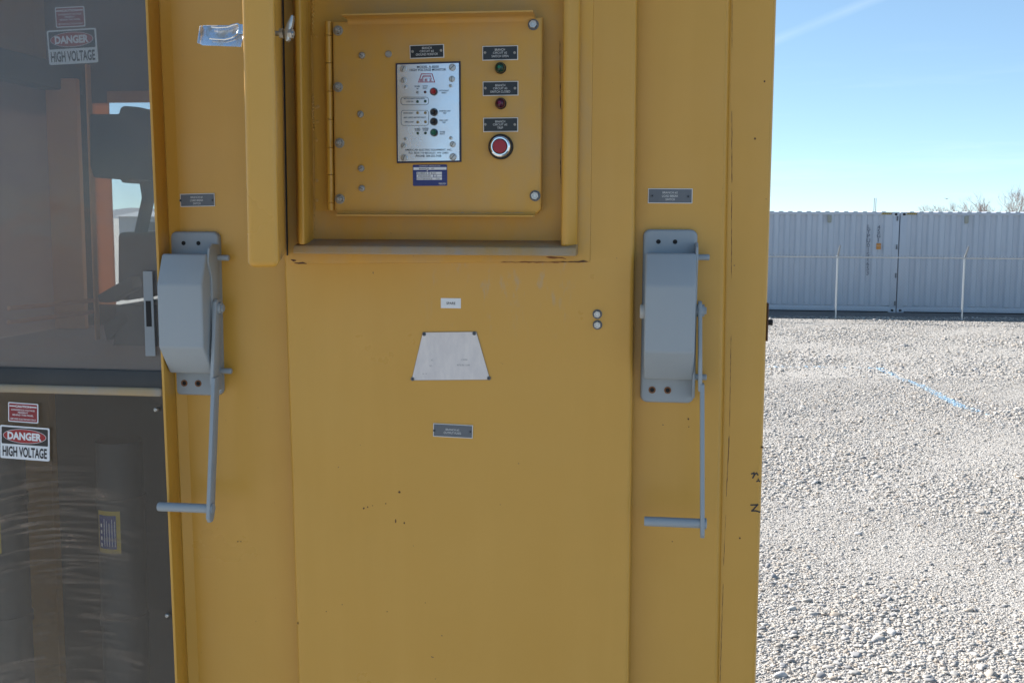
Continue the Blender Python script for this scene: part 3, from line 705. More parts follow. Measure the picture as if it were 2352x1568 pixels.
# ------------------------------------------------------------------ things inside the window compartment
def silh(name, polys, parent, m, th=0.06, bev=0.004):
    for Y, pts in polys:
        bm = B(); prism(bm, [XZ(u, v, Y) for u, v in pts], Y, Y+th, bev, 2); obj(name, bm, m, parent, local=False)
SWM = empty('switch_mechanism', tuple(W(290, 840, 2.5)[:2])+(zsh,))
tag(SWM, 'dark switch mechanism standing behind the hazy upper window', 'switch mechanism')
silh('mechanism_head', [(2.50, [(205, 262), (272, 262), (275, 248), (284, 243), (318, 246), (380, 262), (380, 413), (294, 413), (290, 420), (279, 420), (275, 411), (214, 408), (206, 380)])], SWM, M_DARK, 0.25, 0.01)
silh('mechanism_box', [(2.48, [(270, 540), (278, 533), (380, 532), (380, 640), (305, 650), (296, 690), (270, 690)])], SWM, M_DARK, 0.2, 0.01)
silh('switch_blade', [(2.40, [(222, 678), (300, 634), (306, 662), (250, 696), (226, 694)]), (2.42, [(236, 745), (290, 710), (298, 740), (244, 785)])], SWM, M_DARK, 0.05, 0.004)
silh('link_arm', [(2.45, [(318, 415), (330, 415), (336, 452), (318, 536), (306, 536), (324, 454)])], SWM, M_DARK, 0.05, 0.004)
silh('mechanism_base', [(2.42, [(262, 700), (380, 700), (380, 850), (246, 850), (262, 760)])], SWM, M_DARK, 0.3, 0.01)
for v0, v1 in ((690, 708), (716, 740)):
    bm = B(); tube(bm, [W(20, v1, 2.1), W(212, v0, 2.4)], 0.005, 8); obj('bus_bar', bm, M_ORANGE, SWM, local=False)
def fuse(u, label):
    Y = 2.04; x = W(u, 1300, Y).x; z0_, z1_ = W(u, 1700, Y).z, W(u, 1010, Y).z; r = 0.045
    f = empty('fuse', (x, Y, z0_)); tag(f, label, 'fuse', 'fuses behind the lower window')
    bm = B(); tube(bm, [(0, 0, 0), (0, 0, z1_-z0_)], r, 32); obj('fuse_tube', bm, M_DARK, f)
    zc = [W(u, v, Y).z-z0_ for v in (1135, 1160, 1405, 1425)]
    bm = B()
    for a, b in ((zc[1], zc[0]), (zc[3], zc[2])): tube(bm, [(0, 0, a), (0, 0, b)], r+0.003, 32)
    obj('clamp_ring', bm, M_DARK, f)
    la, lb_ = W(u, 1175, Y-r).z-z0_, W(u, 1272, Y-r).z-z0_
    def arc(bm, a0, a1, za, zb_, rr, mi):
        k_ = 12; vs = []
        for i in range(k_+1):
            a = R(a0+(a1-a0)*i/k_); vs.append((bm.verts.new((rr*math.sin(a), -rr*math.cos(a), za)), bm.verts.new((rr*math.sin(a), -rr*math.cos(a), zb_))))
        for p_, q_ in zip(vs, vs[1:]): bm.faces.new((p_[0], q_[0], q_[1], p_[1])).material_index = mi
    bm = B(); arc(bm, -42, 24, lb_, la, r+0.0006, 0); arc(bm, -37, 14, lb_+0.009, la-0.009, r+0.001, 1)
    for i in range(4): arc(bm, -30, -25, lb_+0.013+i*0.013, lb_+0.020+i*0.013, r+0.0014, 2)
    for i in range(5): arc(bm, -18+i*7, -16.6+i*7, lb_+0.014, la-0.016-0.004*(i % 3), r+0.0014, 2)
    obj('fuse_label', bm, [mat('label_yellow', (0.42, 0.30, 0.05), 0.5), M_BLUE, M_LETW], f, smooth=False)
fuse(283, 'dark fuse tube with a whole blue and yellow label behind the lower window')
fuse(14, 'dark fuse tube cut by the left edge, sliver of blue label showing')

# ------------------------------------------------------------------ signs and controls
class Sign:
    def __init__(s, name, label, cat, u, v, Y, roll=0.0, group=None):
        s.e = empty(name, W(u, v, Y), (0, roll, 0)); tag(s.e, label, cat, group); s.inv = mw(s.e).inverted(); s.Y = Y
    def L(s, u, v):
        q = s.inv @ W(u, v, s.Y); return (q.x, q.z)
    def part(s, name, bm, m, **k): return obj(name, bm, m, s.e, **k)
def bounds(P): xs_ = [p[0] for p in P]; zs_ = [p[1] for p in P]; return min(xs_), max(xs_), min(zs_), max(zs_)
def engraved(name, label, u0, v0, u1, v1, Y, lines, screws, m, roll=0.0, conv=None, group=None, wk=1.0):
    s = Sign(name, label, 'nameplate', (u0+u1)/2, (v0+v1)/2, Y, roll, group)
    px = Y*1.008/FPX; w, h = (u1-u0)*px, (v1-v0)*px
    bm = B(); box(bm, -w/2, w/2, -0.0016, 0.001, -h/2, h/2, 0.0003, 1); s.part('plate_core', bm, M_CORE)
    e = 0.0013; bm = B(); box(bm, -w/2+e, w/2-e, -0.0021, -0.001, -h/2+e, h/2-e, 0.0003, 1); s.part('plate_face', bm, m)
    bm = B()
    for t, (a, b), tw in lines:
        x, z = s.L(*conv(a, b)); text(bm, t, x, z, w=tw*px, h=0.0037, y=-0.0023, bold=-0.004)
    s.part('lettering', bm, M_LETW, smooth=False)
    for a, b in screws:
        x, z = s.L(*conv(a, b)); bm = B(); lathe(bm, [(0.0023, 0), (0.0023, -0.0026), (0.0017, -0.0032), (0.0010, -0.0030), (0, -0.0026)], x, z, 0, 14); s.part('screw', bm, M_BOLTP if m is M_LAMB else M_LAMG)
        if m is M_LAMG:
            bm = B(); lathe(bm, [(0.0012, -0.0028), (0.0012, -0.0034), (0, -0.0034)], x, z, 0, 10); s.part('screw_socket', bm, M_BLACK)
    return s
Z5 = lambda zx, zy: (863.6+zx*.2461, 73.5+zy*.2461)
def eng5(name, label, x0, y0, x1, y1, lines, screws, roll=0.0):
    a, b = Z5(x0, y0); c_, d_ = Z5(x1, y1)
    return engraved(name, label, a, b, c_, d_, YF-0.0002, [(t, p, w_*.2461) for t, p, w_ in lines], screws, M_LAMB, roll, Z5, 'black engraved plates on the control door')
eng5('nameplate', 'black plate engraved BRANCH CIRCUIT #2 GROUND MONITOR above the silver monitor', 315, 124, 637, 246, [('BRANCH', (477, 153), 90), ('CIRCUIT #2', (476, 183), 132), ('GROUND MONITOR', (477, 212), 206)], [(343, 186), (610, 176)], R(-1.2))
eng5('nameplate', 'black plate engraved BRANCH CIRCUIT #2 SWITCH OPEN above the green lamp', 995, 134, 1324, 264, [('BRANCH', (1158, 169), 92), ('CIRCUIT #2', (1159, 198), 130), ('SWITCH OPEN', (1159, 229), 156)], [(1019, 197), (1295, 197)], R(-0.4))
eng5('nameplate', 'black plate engraved BRANCH CIRCUIT #2 SWITCH CLOSED above the red lamp', 998, 465, 1328, 595, [('BRANCH', (1161, 501), 92), ('CIRCUIT #2', (1161, 530), 132), ('SWITCH CLOSED', (1162, 560), 184)], [(1022, 527), (1299, 527)], R(-0.4))
eng5('nameplate', 'black plate engraved BRANCH CIRCUIT #2 TRIP above the big red button', 1002, 803, 1326, 932, [('BRANCH', (1161, 838), 92), ('CIRCUIT #2', (1160, 867), 133), ('TRIP', (1160, 897), 55)], [(1022, 865), (1297, 866)], R(-0.4))
Zs1 = lambda zx, zy: (zx*.3281, 404.25+zy*.3281); Zs2 = lambda zx, zy: (1231.1+zx*.3633, 404.25+zy*.3633); Zs3 = lambda zx, zy: (918.75+zx*.21677, 679.9+zy*.21677)
gname = 'grey engraved plates'
engraved('nameplate', 'grey plate engraved BRANCH #1 LOAD BREAK SWITCH on the left strip', 411.5, 444.5, 497, 475, YS-0.0002, [('BRANCH #1', (1380, 150), 90*.3281), ('LOAD BREAK', (1380, 171), 98*.3281), ('SWITCH', (1381, 193), 56*.3281)], [(1268, 172), (1491, 170)], M_LAMG, R(-1.3), Zs1, gname)
engraved('nameplate', 'grey plate engraved BRANCH #2 LOAD BREAK SWITCH on the right strip', 1490, 433.7, 1588.6, 466.7, YS-0.0002, [('BRANCH #2', (848, 106), 92*.3633), ('LOAD BREAK', (848, 127), 98*.3633), ('SWITCH', (848, 148), 56*.3633)], [(735, 125), (962, 130)], M_LAMG, R(0.2), Zs2, gname)
engraved('nameplate', 'grey plate engraved BRANCH #2 OUTPUT FUSES low on the middle door', 993.3, 973, 1087.8, 1004.5, YP-0.0002, [('BRANCH #2', (558, 1413), 150*.21677), ('OUTPUT FUSES', (557, 1446), 190*.21677)], [(366, 1420), (748, 1432)], M_LAMG, R(1.3), Zs3, gname)
s = Sign('paper_label', 'small white label printed SPARE on the middle door', 'label', 1035.6, 696, YP-0.0002)
x0, x1, z0, z1 = bounds([s.L(*Zs3(433, 21)), s.L(*Zs3(645, 130))])
bm = B(); box(bm, x0, x1, -0.0004, 0.001, z0, z1); s.part('label_sheet', bm, M_WHITE, smooth=False)
bm = B(); x, z = s.L(*Zs3(540, 76)); text(bm, 'SPARE', x, z, w=98*.21677*YP/FPX, h=0.0046, y=-0.0006, bold=0.015); s.part('lettering', bm, M_LETK, smooth=False)
# trapezoid rating plate
s = Sign('rating_plate', 'worn blank silver trapezoid plate riveted to the middle door', 'rating plate', 1036, 818, YP-0.0002)
tp = [s.L(*Zs3(a, b)) for a, b in ((120, 894), (960, 887), (812, 373), (240, 379))]
bm = B(); prism(bm, tp, -0.0012, 0.001, 0.0004, 1); s.part('plate_edge', bm, M_SILL)
cx = sum(p[0] for p in tp)/4; cz = sum(p[1] for p in tp)/4
bm = B(); prism(bm, [(cx+(x-cx)*0.985, cz+(z-cz)*0.975) for x, z in tp], -0.0016, -0.0008); s.part('plate_face', bm, M_PLATE)
bm = B(); px = YP/FPX*.21677
for t, (a, b), w_ in (('AC', (342, 675), 25), ('12000', (683, 672), 66), ('NO', (328, 737), 25), ('87578-1149', (674, 729), 136), ('. 4.7', (252, 820), 84)):
    x, z = s.L(*Zs3(a, b)); text(bm, t, x, z, w=w_*px, h=18*px if t != '. 4.7' else 9*px, y=-0.0018)
s.part('lettering', bm, M_LETD, smooth=False)
for a, b in ((258, 402), (788, 394), (135, 876), (943, 867)):
    x, z = s.L(*Zs3(a, b)); bm = B(); lathe(bm, [(0.0034, 0), (0.0034, -0.0024), (0.0024, -0.0034), (0, -0.0036)], x, z, 0, 14); lathe(bm, [(0.0013, -0.0036), (0.0013, -0.0039), (0, -0.0039)], x, z, 0, 8, 1)
    s.part('rivet', bm, [M_LAMG, M_BLACK])
# ground monitor faceplate
s = Sign('ground_monitor', 'silver monitor faceplate with navy border, buttons and tiny lamps on the control door', 'monitor panel', 984.5, 259.5, YF-0.0002)
px = YF*1.008/FPX*.2461
bm = B(); prism(bm, [s.L(*Z5(a, b)) for a, b in ((197, 1226), (798, 1214), (790, 277), (186, 296))], -0.0030, 0.001, 0.0004, 1); s.part('border_plate', bm, M_NAVY)
bm = B(); prism(bm, [s.L(*Z5(a, b)) for a, b in ((209, 1210), (782, 1201), (776, 293), (201, 309))], -0.0036, -0.002, 0.0002, 1); s.part('faceplate', bm, M_FACE)
bm = B()
def t5(t, a, b, w_, h_=17, mi=0, bold=0.0): x, z = s.L(*Z5(a, b)); text(bm, t, x, z, w=w_*px, h=h_*px, y=-0.0039, bold=bold, mi=mi)
t5('MODEL A-8200', 488, 330, 204, 22, bold=0.02); t5('HIGH VOLTAGE MONITOR', 488, 357, 342, 22, bold=0.02)
for t, a, b, w_ in (('POWER', 390, 512, 50), ('ON', 391, 533, 17), ('LATCH', 463, 508, 46), ('FAULT', 462, 528, 42), ('LATCH FAULT', 638, 551, 92), ('RESET', 640, 571, 46), ('BOTH LIGHTS REQUIRED', 364, 626, 200),
                    ('LOOP ON', 320, 653, 64), ('DIODE FAULT', 306, 760, 92), ('ANY LIGHT SHOWS FAULT', 366, 801, 212), ('OPEN LOOP', 313, 843, 84), ('SHORTED LOOP', 647, 741, 106), ('TEST', 646, 761, 34),
                    ('OPEN LOOP', 634, 828, 80), ('TEST', 640, 848, 34), ('NORMAL', 393, 907, 56), ('PHASE', 393, 922, 46), ('INVERSE', 466, 904, 58), ('PHASE', 466, 920, 46), ('PHASE', 623, 935, 48), ('SELECT', 624, 953, 50)):
    t5(t, a, b, w_, 14, bold=0.018)
for t, b, w_ in (('AMERICAN ELECTRIC EQUIPMENT, INC.', 1104, 446), ('P.O. BOX 710 BECKLEY, WV 25801', 1132, 374), ('PHONE: 304-255-7438', 1159, 242)): t5(t, 494, b, w_, 21, bold=0.015)
for a in ((237, 495, 612, 683), (239, 496, 735, 876)):
    P = [s.L(*Z5(x, z)) for x, z in rrect(a[0], a[1], a[2], a[3], 26, 5)]; stroke(bm, P, 3.2*px, -0.0039, closed=True)
lg = lambda *pp: [s.L(*Z5(a, b)) for a, b in pp]
stroke(bm, lg((402, 472), (428, 396), (528, 396), (552, 472)), 7*px, -0.0039, 1, True)
for q in ([(438, 436), (447, 412), (512, 412), (520, 436)], [(436, 424), (514, 424)], [(426, 462), (418, 462), (424, 444), (448, 444)], [(422, 453), (444, 453)], [(426, 462), (446, 462)],
          [(462, 462), (462, 444), (484, 444)], [(462, 453), (480, 453)], [(462, 462), (484, 462)], [(500, 444), (524, 444)], [(512, 444), (514, 462)], [(502, 462), (530, 462)]):
    stroke(bm, lg(*q), 5.5*px, -0.0040, 1)
s.part('lettering', bm, [M_LETK, M_LOGO], smooth=False)
for a, b, r_ in ((260, 348, 32), (717, 335, 32), (262, 455, 27), (713, 443, 28), (281, 517, 16), (700, 506, 16), (282, 1001, 16), (703, 992, 16), (262, 1064, 27), (720, 1051, 28), (267, 1177, 32), (723, 1168, 33)):
    x, z = s.L(*Z5(a, b)); r = r_*px; bm = B(); lathe(bm, [(r, -0.002), (r, -0.0050), (r*.86, -0.0060), (0, -0.0064)], n=20)
    box(bm, -r*.8, r*.8, -0.0066, -0.004, -r*.09, r*.09, mi=1)
    o = s.part('screw', bm, [M_ZINC, M_SLOT]); o.location = (x, 0, z); o.rotation_euler = (0, random.uniform(0.3, 2.6), 0)
for a, b, k in ((392, 568, 'grey'), (463, 565, 'red'), (392, 653, 'green'), (464, 650, 'green'), (393, 758, 'amber'), (465, 757, 'amber'), (394, 845, 'amber'), (466, 842, 'amber'), (395, 948, 'green'), (466, 946, 'green')):
    x, z = s.L(*Z5(a, b)); r = 13*px; bm = B(); lathe(bm, [(r, -0.002), (r, -0.0042), (r*.7, -0.0055), (0, -0.006)], x, z, 0, 14); s.part('indicator_lamp', bm, M_LED[k])
for a, b, k in ((545, 561, 'red'), (547, 752, 'black'), (546, 840, 'black'), (548, 942, 'green')):
    x, z = s.L(*Z5(a, b)); r = 36*px
    bm = B(); lathe(bm, [(r, -0.002), (r, -0.006), (r*.92, -0.0085), (r*.80, -0.009), (r*.78, -0.007)], x, z, 0, 26); o = s.part('button', bm, M_BTN['black'])
    bm = B(); lathe(bm, [(r*.70, -0.004), (r*.70, -0.0115), (r*.62, -0.0125), (r*.3, -0.0120), (0, -0.0118)], x, z, 0, 22)
    obj('button_cap', bm, M_BTN[k], o)
# blue equipment label
s = Sign('equipment_label', 'blue sticker headed EQUIPMENT DESIGNATION with handwritten white boxes under the monitor', 'label', 987.4, 403.3, YF-0.0002, R(-0.4))
Z8 = lambda zx, zy: (937.1+zx*.05273, 358.3+zy*.05273); px = YF*1.008/FPX*.05273
x0, x1, z0, z1 = bounds([s.L(*Z8(208, 385)), s.L(*Z8(1712, 1300))])
bm = B(); prism(bm, rrect(x0, x1, z0, z1, 0.002), -0.0004, 0.001); s.part('label_sheet', bm, M_BLUE, smooth=False)
bm = B()
for a in ((240, 1680, 500, 602), (377, 905, 703, 800), (935, 1480, 697, 796), (380, 1110, 822, 925), (1137, 1480, 818, 915), (380, 1482, 945, 1042)):
    x0, x1, z0, z1 = bounds([s.L(*Z8(a[0], a[2])), s.L(*Z8(a[1], a[3]))]); flat(bm, [(x0, z0), (x1, z0), (x1, z1), (x0, z1)], -0.0006)
x, z = s.L(*Z8(845, 655)); flat(bm, ell(x, z, 28*px, 24*px, 14), -0.0006)
s.part('writing_box', bm, M_WHITE, smooth=False)
bm = B()
def t8(t, a, b, w_, h_, mi, bold=0.0): x, z = s.L(*Z8(a, b)); text(bm, t, x, z, w=w_*px, h=h_*px, y=-0.0008, mi=mi, bold=bold)
t8('EQUIPMENT DESIGNATION', 950, 440, 930, 52, 0); t8('EMERSON', 1505, 1200, 325, 46, 0, .02); t8('Motor Control', 1505, 1248, 250, 22, 0)
t8('BRANCH', 700, 560, 430, 74, 1, .01); t8('#2', 1085, 548, 130, 58, 1, .01); t8('R28EN', 610, 755, 420, 70, 1); t8('B.01', 1110, 752, 220, 66, 1)
t8('30020320', 710, 880, 560, 66, 1); t8('2', 1235, 868, 80, 66, 1); t8('EASTERWALE', 730, 1000, 680, 66, 1); t8('TOU', 1300, 1000, 190, 62, 1)
for a, b, w_ in ((520, 1190, 570), (430, 1245, 350), (510, 655, 320), (1040, 655, 300), (1430, 655, 230), (290, 760, 90), (290, 880, 90), (290, 1000, 90), (1570, 750, 110), (1570, 870, 110), (1570, 985, 110)):
    x, z = s.L(*Z8(a, b)); stroke(bm, [(x-w_*px/2, z), (x+w_*px/2, z)], 12*px, -0.0008, 2)
s.part('lettering', bm, [M_LETW, M_LETK, mat('faint_blue_print', (0.06, 0.09, 0.24), 0.5)], smooth=False)
# pilot lamps and trip button
for (a, b), lens, core, lab in (((1163, 340), M_LENSG, M_LENSG2, 'round dark green pilot lamp on the control door'), ((1166, 670), M_LENSR, M_LENSR2, 'round dark red pilot lamp on the control door')):
    s = Sign('pilot_lamp', lab, 'indicator lamp', *Z5(a, b), YF-0.0002, 0, 'pilot lamps on the control door'); r = 52*YF*1.008/FPX*.2461
    bm = B(); lathe(bm, [(r, 0.001), (r, -0.004), (r*.95, -0.006), (r*.86, -0.007)], n=30); s.part('bezel', bm, M_GASKET)
    bm = B(); lathe(bm, [(r*.9, -0.004), (r*.88, -0.009), (r*.76, -0.013), (r*.5, -0.016), (r*.26, -0.0172)], n=30); s.part('lens', bm, lens)
    bm = B(); lathe(bm, [(r*.27, -0.0171), (r*.25, -0.0180), (r*.16, -0.0182), (r*.1, -0.0176), (0, -0.0175)], n=18); s.part('lens_centre', bm, core)
s = Sign('trip_button', 'large red push button in a chrome ring below the TRIP plate', 'push button', *Z5(1167, 1073), YF-0.0002); r = 115*YF*1.008/FPX*.2461
bm = B(); lathe(bm, [(r, 0.001), (r, -0.005), (r*.96, -0.007), (r*.84, -0.0075)], n=40); s.part('gasket_ring', bm, M_GASKET)
bm = B(); lathe(bm, [(r*.86, -0.005), (r*.86, -0.010), (r*.80, -0.0135), (r*.70, -0.0150), (r*.62, -0.0150), (r*.60, -0.0125)], n=40); s.part('chrome_ring', bm, M_CHROME)
bm = B(); lathe(bm, [(r*.62, -0.006), (r*.605, -0.0130), (r*.58, -0.0132)], n=40); s.part('button_shroud', bm, M_NAVY)
bm = B(); lathe(bm, [(r*.56, -0.008), (r*.56, -0.0170), (r*.52, -0.0185), (r*.3, -0.0187), (0, -0.0185)], n=36); s.part('button_cap', bm, M_BTN['trip'])

# danger and caution stickers
def danger(label, cu, cv, w_, h_, Y, roll):
    s = Sign('danger_sign', label, 'warning sign', cu, cv, Y, roll, 'danger stickers on the windows'); px = Y*1.02/FPX
    w, h = w_*px, h_*px
    bm = B(); prism(bm, rrect(-w/2, w/2, -h/2, h/2, 0.003), -0.0004, 0.001); s.part('sticker_sheet', bm, M_WHITE, smooth=False)
    e = 0.0028*w/0.095; zm = h*(-0.055)
    bm = B(); prism(bm, rrect(-w/2+e, w/2-e, zm, h/2-e, 0.002), -0.0006, 0); s.part('black_field', bm, M_KVINYL, smooth=False)
    zc = (zm+h/2-e)/2+0.0003
    bm = B(); prism(bm, ell(0, zc, w*.437, h*.215), -0.0008, 0, mi=0); prism(bm, ell(0, zc, w*.428, h*.203), -0.0010, 0, mi=1); s.part('red_oval', bm, [M_WHITE, M_RED], smooth=False)
    bm = B(); text(bm, 'DANGER', 0, zc, w=w*.69, h=h*.235, y=-0.0012, bold=0.045); s.part('lettering', bm, M_WHITE, smooth=False)
    bm = B(); text(bm, 'HIGH VOLTAGE', 0, (zm-h/2)/2, w=w*.90, h=h*.31, y=-0.0008, bold=0.03); s.part('lettering', bm, M_LETK, smooth=False)
def caution(label, cu, cv, w_, h_, Y, roll):
    s = Sign('caution_sign', label, 'warning sign', cu, cv, Y, roll, 'caution stickers on the windows'); px = Y*1.02/FPX
    w, h = w_*px, h_*px
    bm = B(); prism(bm, rrect(-w/2, w/2, -h/2, h/2, 0.002), -0.0004, 0.001); s.part('sticker_sheet', bm, M_WHITE, smooth=False)
    e = w*.032; bm = B(); prism(bm, rrect(-w/2+e, w/2-e, -h/2+e, h/2-e, 0.0015), -0.0006, 0); s.part('red_field', bm, M_REDM, smooth=False)
    bm = B(); y = -0.0008
    text(bm, 'CAUTION', 0, h*.315, w=w*.52, h=h*.115, y=y, bold=0.04)
    for sg in (-1, 1): stroke(bm, [(sg*w*.28, h*.315), (sg*w*.44, h*.315)], h*.055, y)
    for t, z, ww in (('DANGEROUS VOLTAGE', .13, .78), ('PRESENT', .0, .34), ('BEHIND THIS PANEL', -.13, .70), ('CERTIFIED ELECTRICIAN ONLY', -.34, .87)): text(bm, t, 0, h*z, w=w*ww, h=h*.085, y=y, bold=0.01)
    s.part('lettering', bm, M_WHITE, smooth=False)
Zd = lambda zx, zy: (zx*.24614, 900.4+zy*.24614); Zu = lambda zx, zy: (zx*.28122, zy*.28122)
YLw, YUp = YW+0.0024, YW+0.0115
danger('DANGER HIGH VOLTAGE sticker, sharp and cut by the left edge, on the scratched lower window', *Zd(232, 474), 525*.24614, 335*.24614, YLw, R(2.3))
caution('small red CAUTION sticker, readable, on the scratched lower window', *Zd(217, 191), 318*.24614, 196*.24614, YLw, R(2.3))
danger('faded DANGER HIGH VOLTAGE sticker behind the hazy upper window', *Zu(592, 382), 434*.28122, 280*.28122, YUp, R(-2.3))
caution('small faded CAUTION sticker, topmost on the hazy upper window', *Zu(573, 141), 258*.28122, 164*.28122, YUp, R(-1.6))

# ------------------------------------------------------------------ switch operators
def operator(label, x, z, flare):
    e = empty('switch_operator', (x, YS, z)); tag(e, label, 'switch handle', 'grey switch operators')
    def pt(name, bm, m, parent=None, **k): return obj(name, bm, m, parent or e, **k)
    W2, H2 = 0.0465, 0.151
    bm = B(); prism(bm, rrect(-W2, W2, -H2, H2, 0.012, 5), -0.013, 0.002, 0.005, 3, back=False); base = pt('base_plate', bm, M_GREY)
    zt_, zc1, zc2, zb_ = 0.112, 0.058, -0.054, -0.106
    bm = B(); prism(bm, [(-0.010, zb_+0.004), (-0.042, zb_), (-0.084, zc2), (-0.084, zc1), (-0.060, zt_), (-0.010, zt_-0.002)], -0.041, 0.0435, 0.0042, 3, axis='x'); pt('housing', bm, M_GREY)
    bm = B(); prism(bm, [(-0.010, 0.128), (-0.040, 0.130), (-0.054, 0.122), (-0.060, 0.098), (-0.046, 0.07), (-0.046, -0.07), (-0.050, -0.115), (-0.040, -0.137), (-0.010, -0.139)], 0.0425, 0.0470, 0.0016, 2, axis='x'); pt('side_plate', bm, M_GREY)
    for zz_ in (0.104, -0.1035):
        bm = B(); tube(bm, [(0.040, -0.016, zz_), (0.066, -0.016, zz_), (0.0675, -0.016, zz_)], [0.0052, 0.0052, 0.0042], 16); pt('stop_pin', bm, M_GREY)
    bm = B(); tube(bm, [(0.036, -0.046, 0.100), (0.0462, -0.046, 0.100)], 0.0045, 14); pt('pivot_pin', bm, M_GREY)
    # arm in two overlapping lengths and a round grip
    ya, za, yb, zb2 = -0.050, 0.030, -0.100, -0.368
    lerp = lambda t: (ya+(yb-ya)*t, za+(zb2-za)*t)
    bm = B()
    (y0, z0), (y1, z1), (y2, z2) = lerp(0), lerp(0.38), lerp(1.0)
    wd = 0.024; t0, t1 = 0.0490, 0.0555
    prism(bm, [(y0, z0-0.004), (y0+0.005, z0), (y0+wd-0.004, z0), (y0+wd, z0-0.006), (y1+wd, z1), (y1, z1)], t0, t1, 0.001, 2, axis='x')
    prism(bm, [(y1, z1+0.012), (y1+wd, z1+0.012), (y2+wd, z2+0.009), (y2+wd-0.007, z2), (y2+0.007, z2), (y2, z2+0.009)], t0+0.0030, t1+0.0035, 0.001, 2, axis='x')
    for v in bm.verts: v.co.x += flare*(za-v.co.z)/(za-zb2)
    arm = pt('handle_arm', bm, M_GREY)
    bm = B(); tube(bm, [(0.046, y0+0.013, z0-0.016), (0.0600, y0+0.013, z0-0.016)], 0.0105, 18); tube(bm, [(0.0590, y0+0.013, z0-0.016), (0.0635, y0+0.013, z0-0.016)], 0.0068, 6)
    obj('pivot_hub', bm, M_GREY, arm)
    yg, zg = y2+0.013, z2+0.024
    bm = B(); tube(bm, [(0.052+flare, yg, zg), (-0.0415+flare, yg, zg), (-0.043+flare, yg, zg)], [0.0082, 0.0082, 0.0072], 24); tube(bm, [(0.058+flare, yg, zg), (0.0615+flare, yg, zg), (0.0625+flare, yg, zg)], [0.0095, 0.0095, 0.006], 20)
    obj('handle_grip', bm, M_GREY, arm)
    bm = B(); tube(bm, [(-0.0405, -0.052, 0.012), (-0.0475, -0.052, 0.012), (-0.049, -0.052, 0.012)], [0.0125, 0.0125, 0.0105], 22); pt('shaft_cap', bm, M_GREYL)
    for hx, hz, ring in ((-0.020, 0.130, 0), (0.0085, 0.130, 0), (-0.026, -0.1285, 1), (0.001, -0.1285, 1)):
        bm = B()
        if ring: lathe(bm, [(0.0062, -0.0125), (0.0062, -0.0140), (0.0040, -0.0141)], hx, hz, 0, 18, 1)
        lathe(bm, [(0.0040, -0.0125), (0.0039, -0.0136), (0, -0.0136)], hx, hz, 0, 16); obj('bolt_hole', bm, [M_BLACK, M_RUSTL], base)
operator('grey load break switch handle on the left strip, beside the windows', -0.8405, HC-0.1755, -0.006)
operator('grey load break switch handle on the right strip, near the cabinet corner', 0.0205, HC-0.1665, 0.008)

# ------------------------------------------------------------------ containers
def container(label, x0, length, y, mats, marks=None, right=True):
    H, Wd = 2.59, 2.44; e = empty('shipping_container', (x0+length/2, y, 0)); tag(e, label, 'container', 'white shipping containers behind the fence'); x0 = -length/2; x1 = length/2
    zb, ztp = 0.185, H-0.07; bm = B(); x = x0+0.16; prof = [(x, 0.012)]
    while x < x1-0.42:
        prof += [(x+0.095, 0.010), (x+0.14, 0.055), (x+0.233, 0.055), (x+0.278, 0.010)]; x += 0.278
    prof.append((x1-0.16, 0.012))
    lo = [bm.verts.new((a, b, zb)) for a, b in prof]; hi = [bm.verts.new((a, b, ztp)) for a, b in prof]
    for i in range(len(prof)-1): bm.faces.new((lo[i], lo[i+1], hi[i+1], hi[i]))
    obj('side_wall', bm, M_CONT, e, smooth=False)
    for a in (x0, x1-0.16):
        for yy in (0, Wd-0.16): bm = B(); box(bm, a, a+0.16, yy, yy+0.16, 0.118, H-0.118, 0.006); obj('corner_post', bm, M_CONT, e)
    bm = B(); box(bm, x0+0.161, x1-0.161, 0.002, 0.06, 0.03, 0.158, 0.003); box(bm, x0+0.161, x1-0.161, 0.062, 0.07, 0.12, 0.21); obj('bottom_rail', bm, M_CONT, e)
    bm = B(); box(bm, x0+0.161, x1-0.161, 0.004, 0.06, ztp-0.004, H-0.006, 0.004); obj('top_rail', bm, M_CONT, e)
    for a in (x0, x1-0.178):
        for zz_ in (0, H-0.118):
            for yy in (-0.002, Wd-0.16):
                bm = B(); box(bm, a, a+0.178, yy, yy+0.162, zz_, zz_+0.118, 0.006)
                if yy < 0: prism(bm, rrect(a+0.055, a+0.123, zz_+0.03, zz_+0.088, 0.02), yy-0.002, yy+0.002, mi=1)
                obj('corner_casting', bm, [M_CONT, M_BLACK], e)
    # corrugated roof, its crowns standing just above the top rail
    bm = B(); x = x0+0.2
    box(bm, x0+0.02, x1-0.02, 0.03, Wd-0.02, H-0.03, H-0.008)
    while x < x1-0.3: prism(bm, [(x, H-0.012), (x+0.155, H-0.012), (x+0.12, H+0.014), (x+0.035, H+0.014)], 0.0, Wd-0.03, 0.011, 3, back=False); x += 0.235
    obj('roof', bm, M_CONT, e, smooth=False)
    bm = B(); box(bm, x0+0.02, x0+0.05, 0.161, Wd-0.161, 0.1, H-0.06); box(bm, x1-0.05, x1-0.02, 0.161, Wd-0.161, 0.1, H-0.06); box(bm, x0+0.161, x1-0.161, Wd-0.06, Wd-0.02, 0.05, H-0.04)
    obj('end_wall', bm, M_CONT, e)
    return e
YCT = 29.55
bm = B(); dz_ = [bm.verts.new(p) for p in ((-8, 27.28, 0.004), (40, 27.20, 0.004), (40, 34, 0.004), (-8, 34, 0.004))]; bm.faces.new(dz_)  # dark sheet painted to deepen the shadow the containers cast
md = mat('ground_shade', (0.13, 0.12, 0.11), 0.95); n = N(md); n.set('Base Color', n.mix(n.ramp(n.noise(9, 6, 0.7), 0.35, 0.65), (0.10, 0.09, 0.085), (0.19, 0.175, 0.16)))
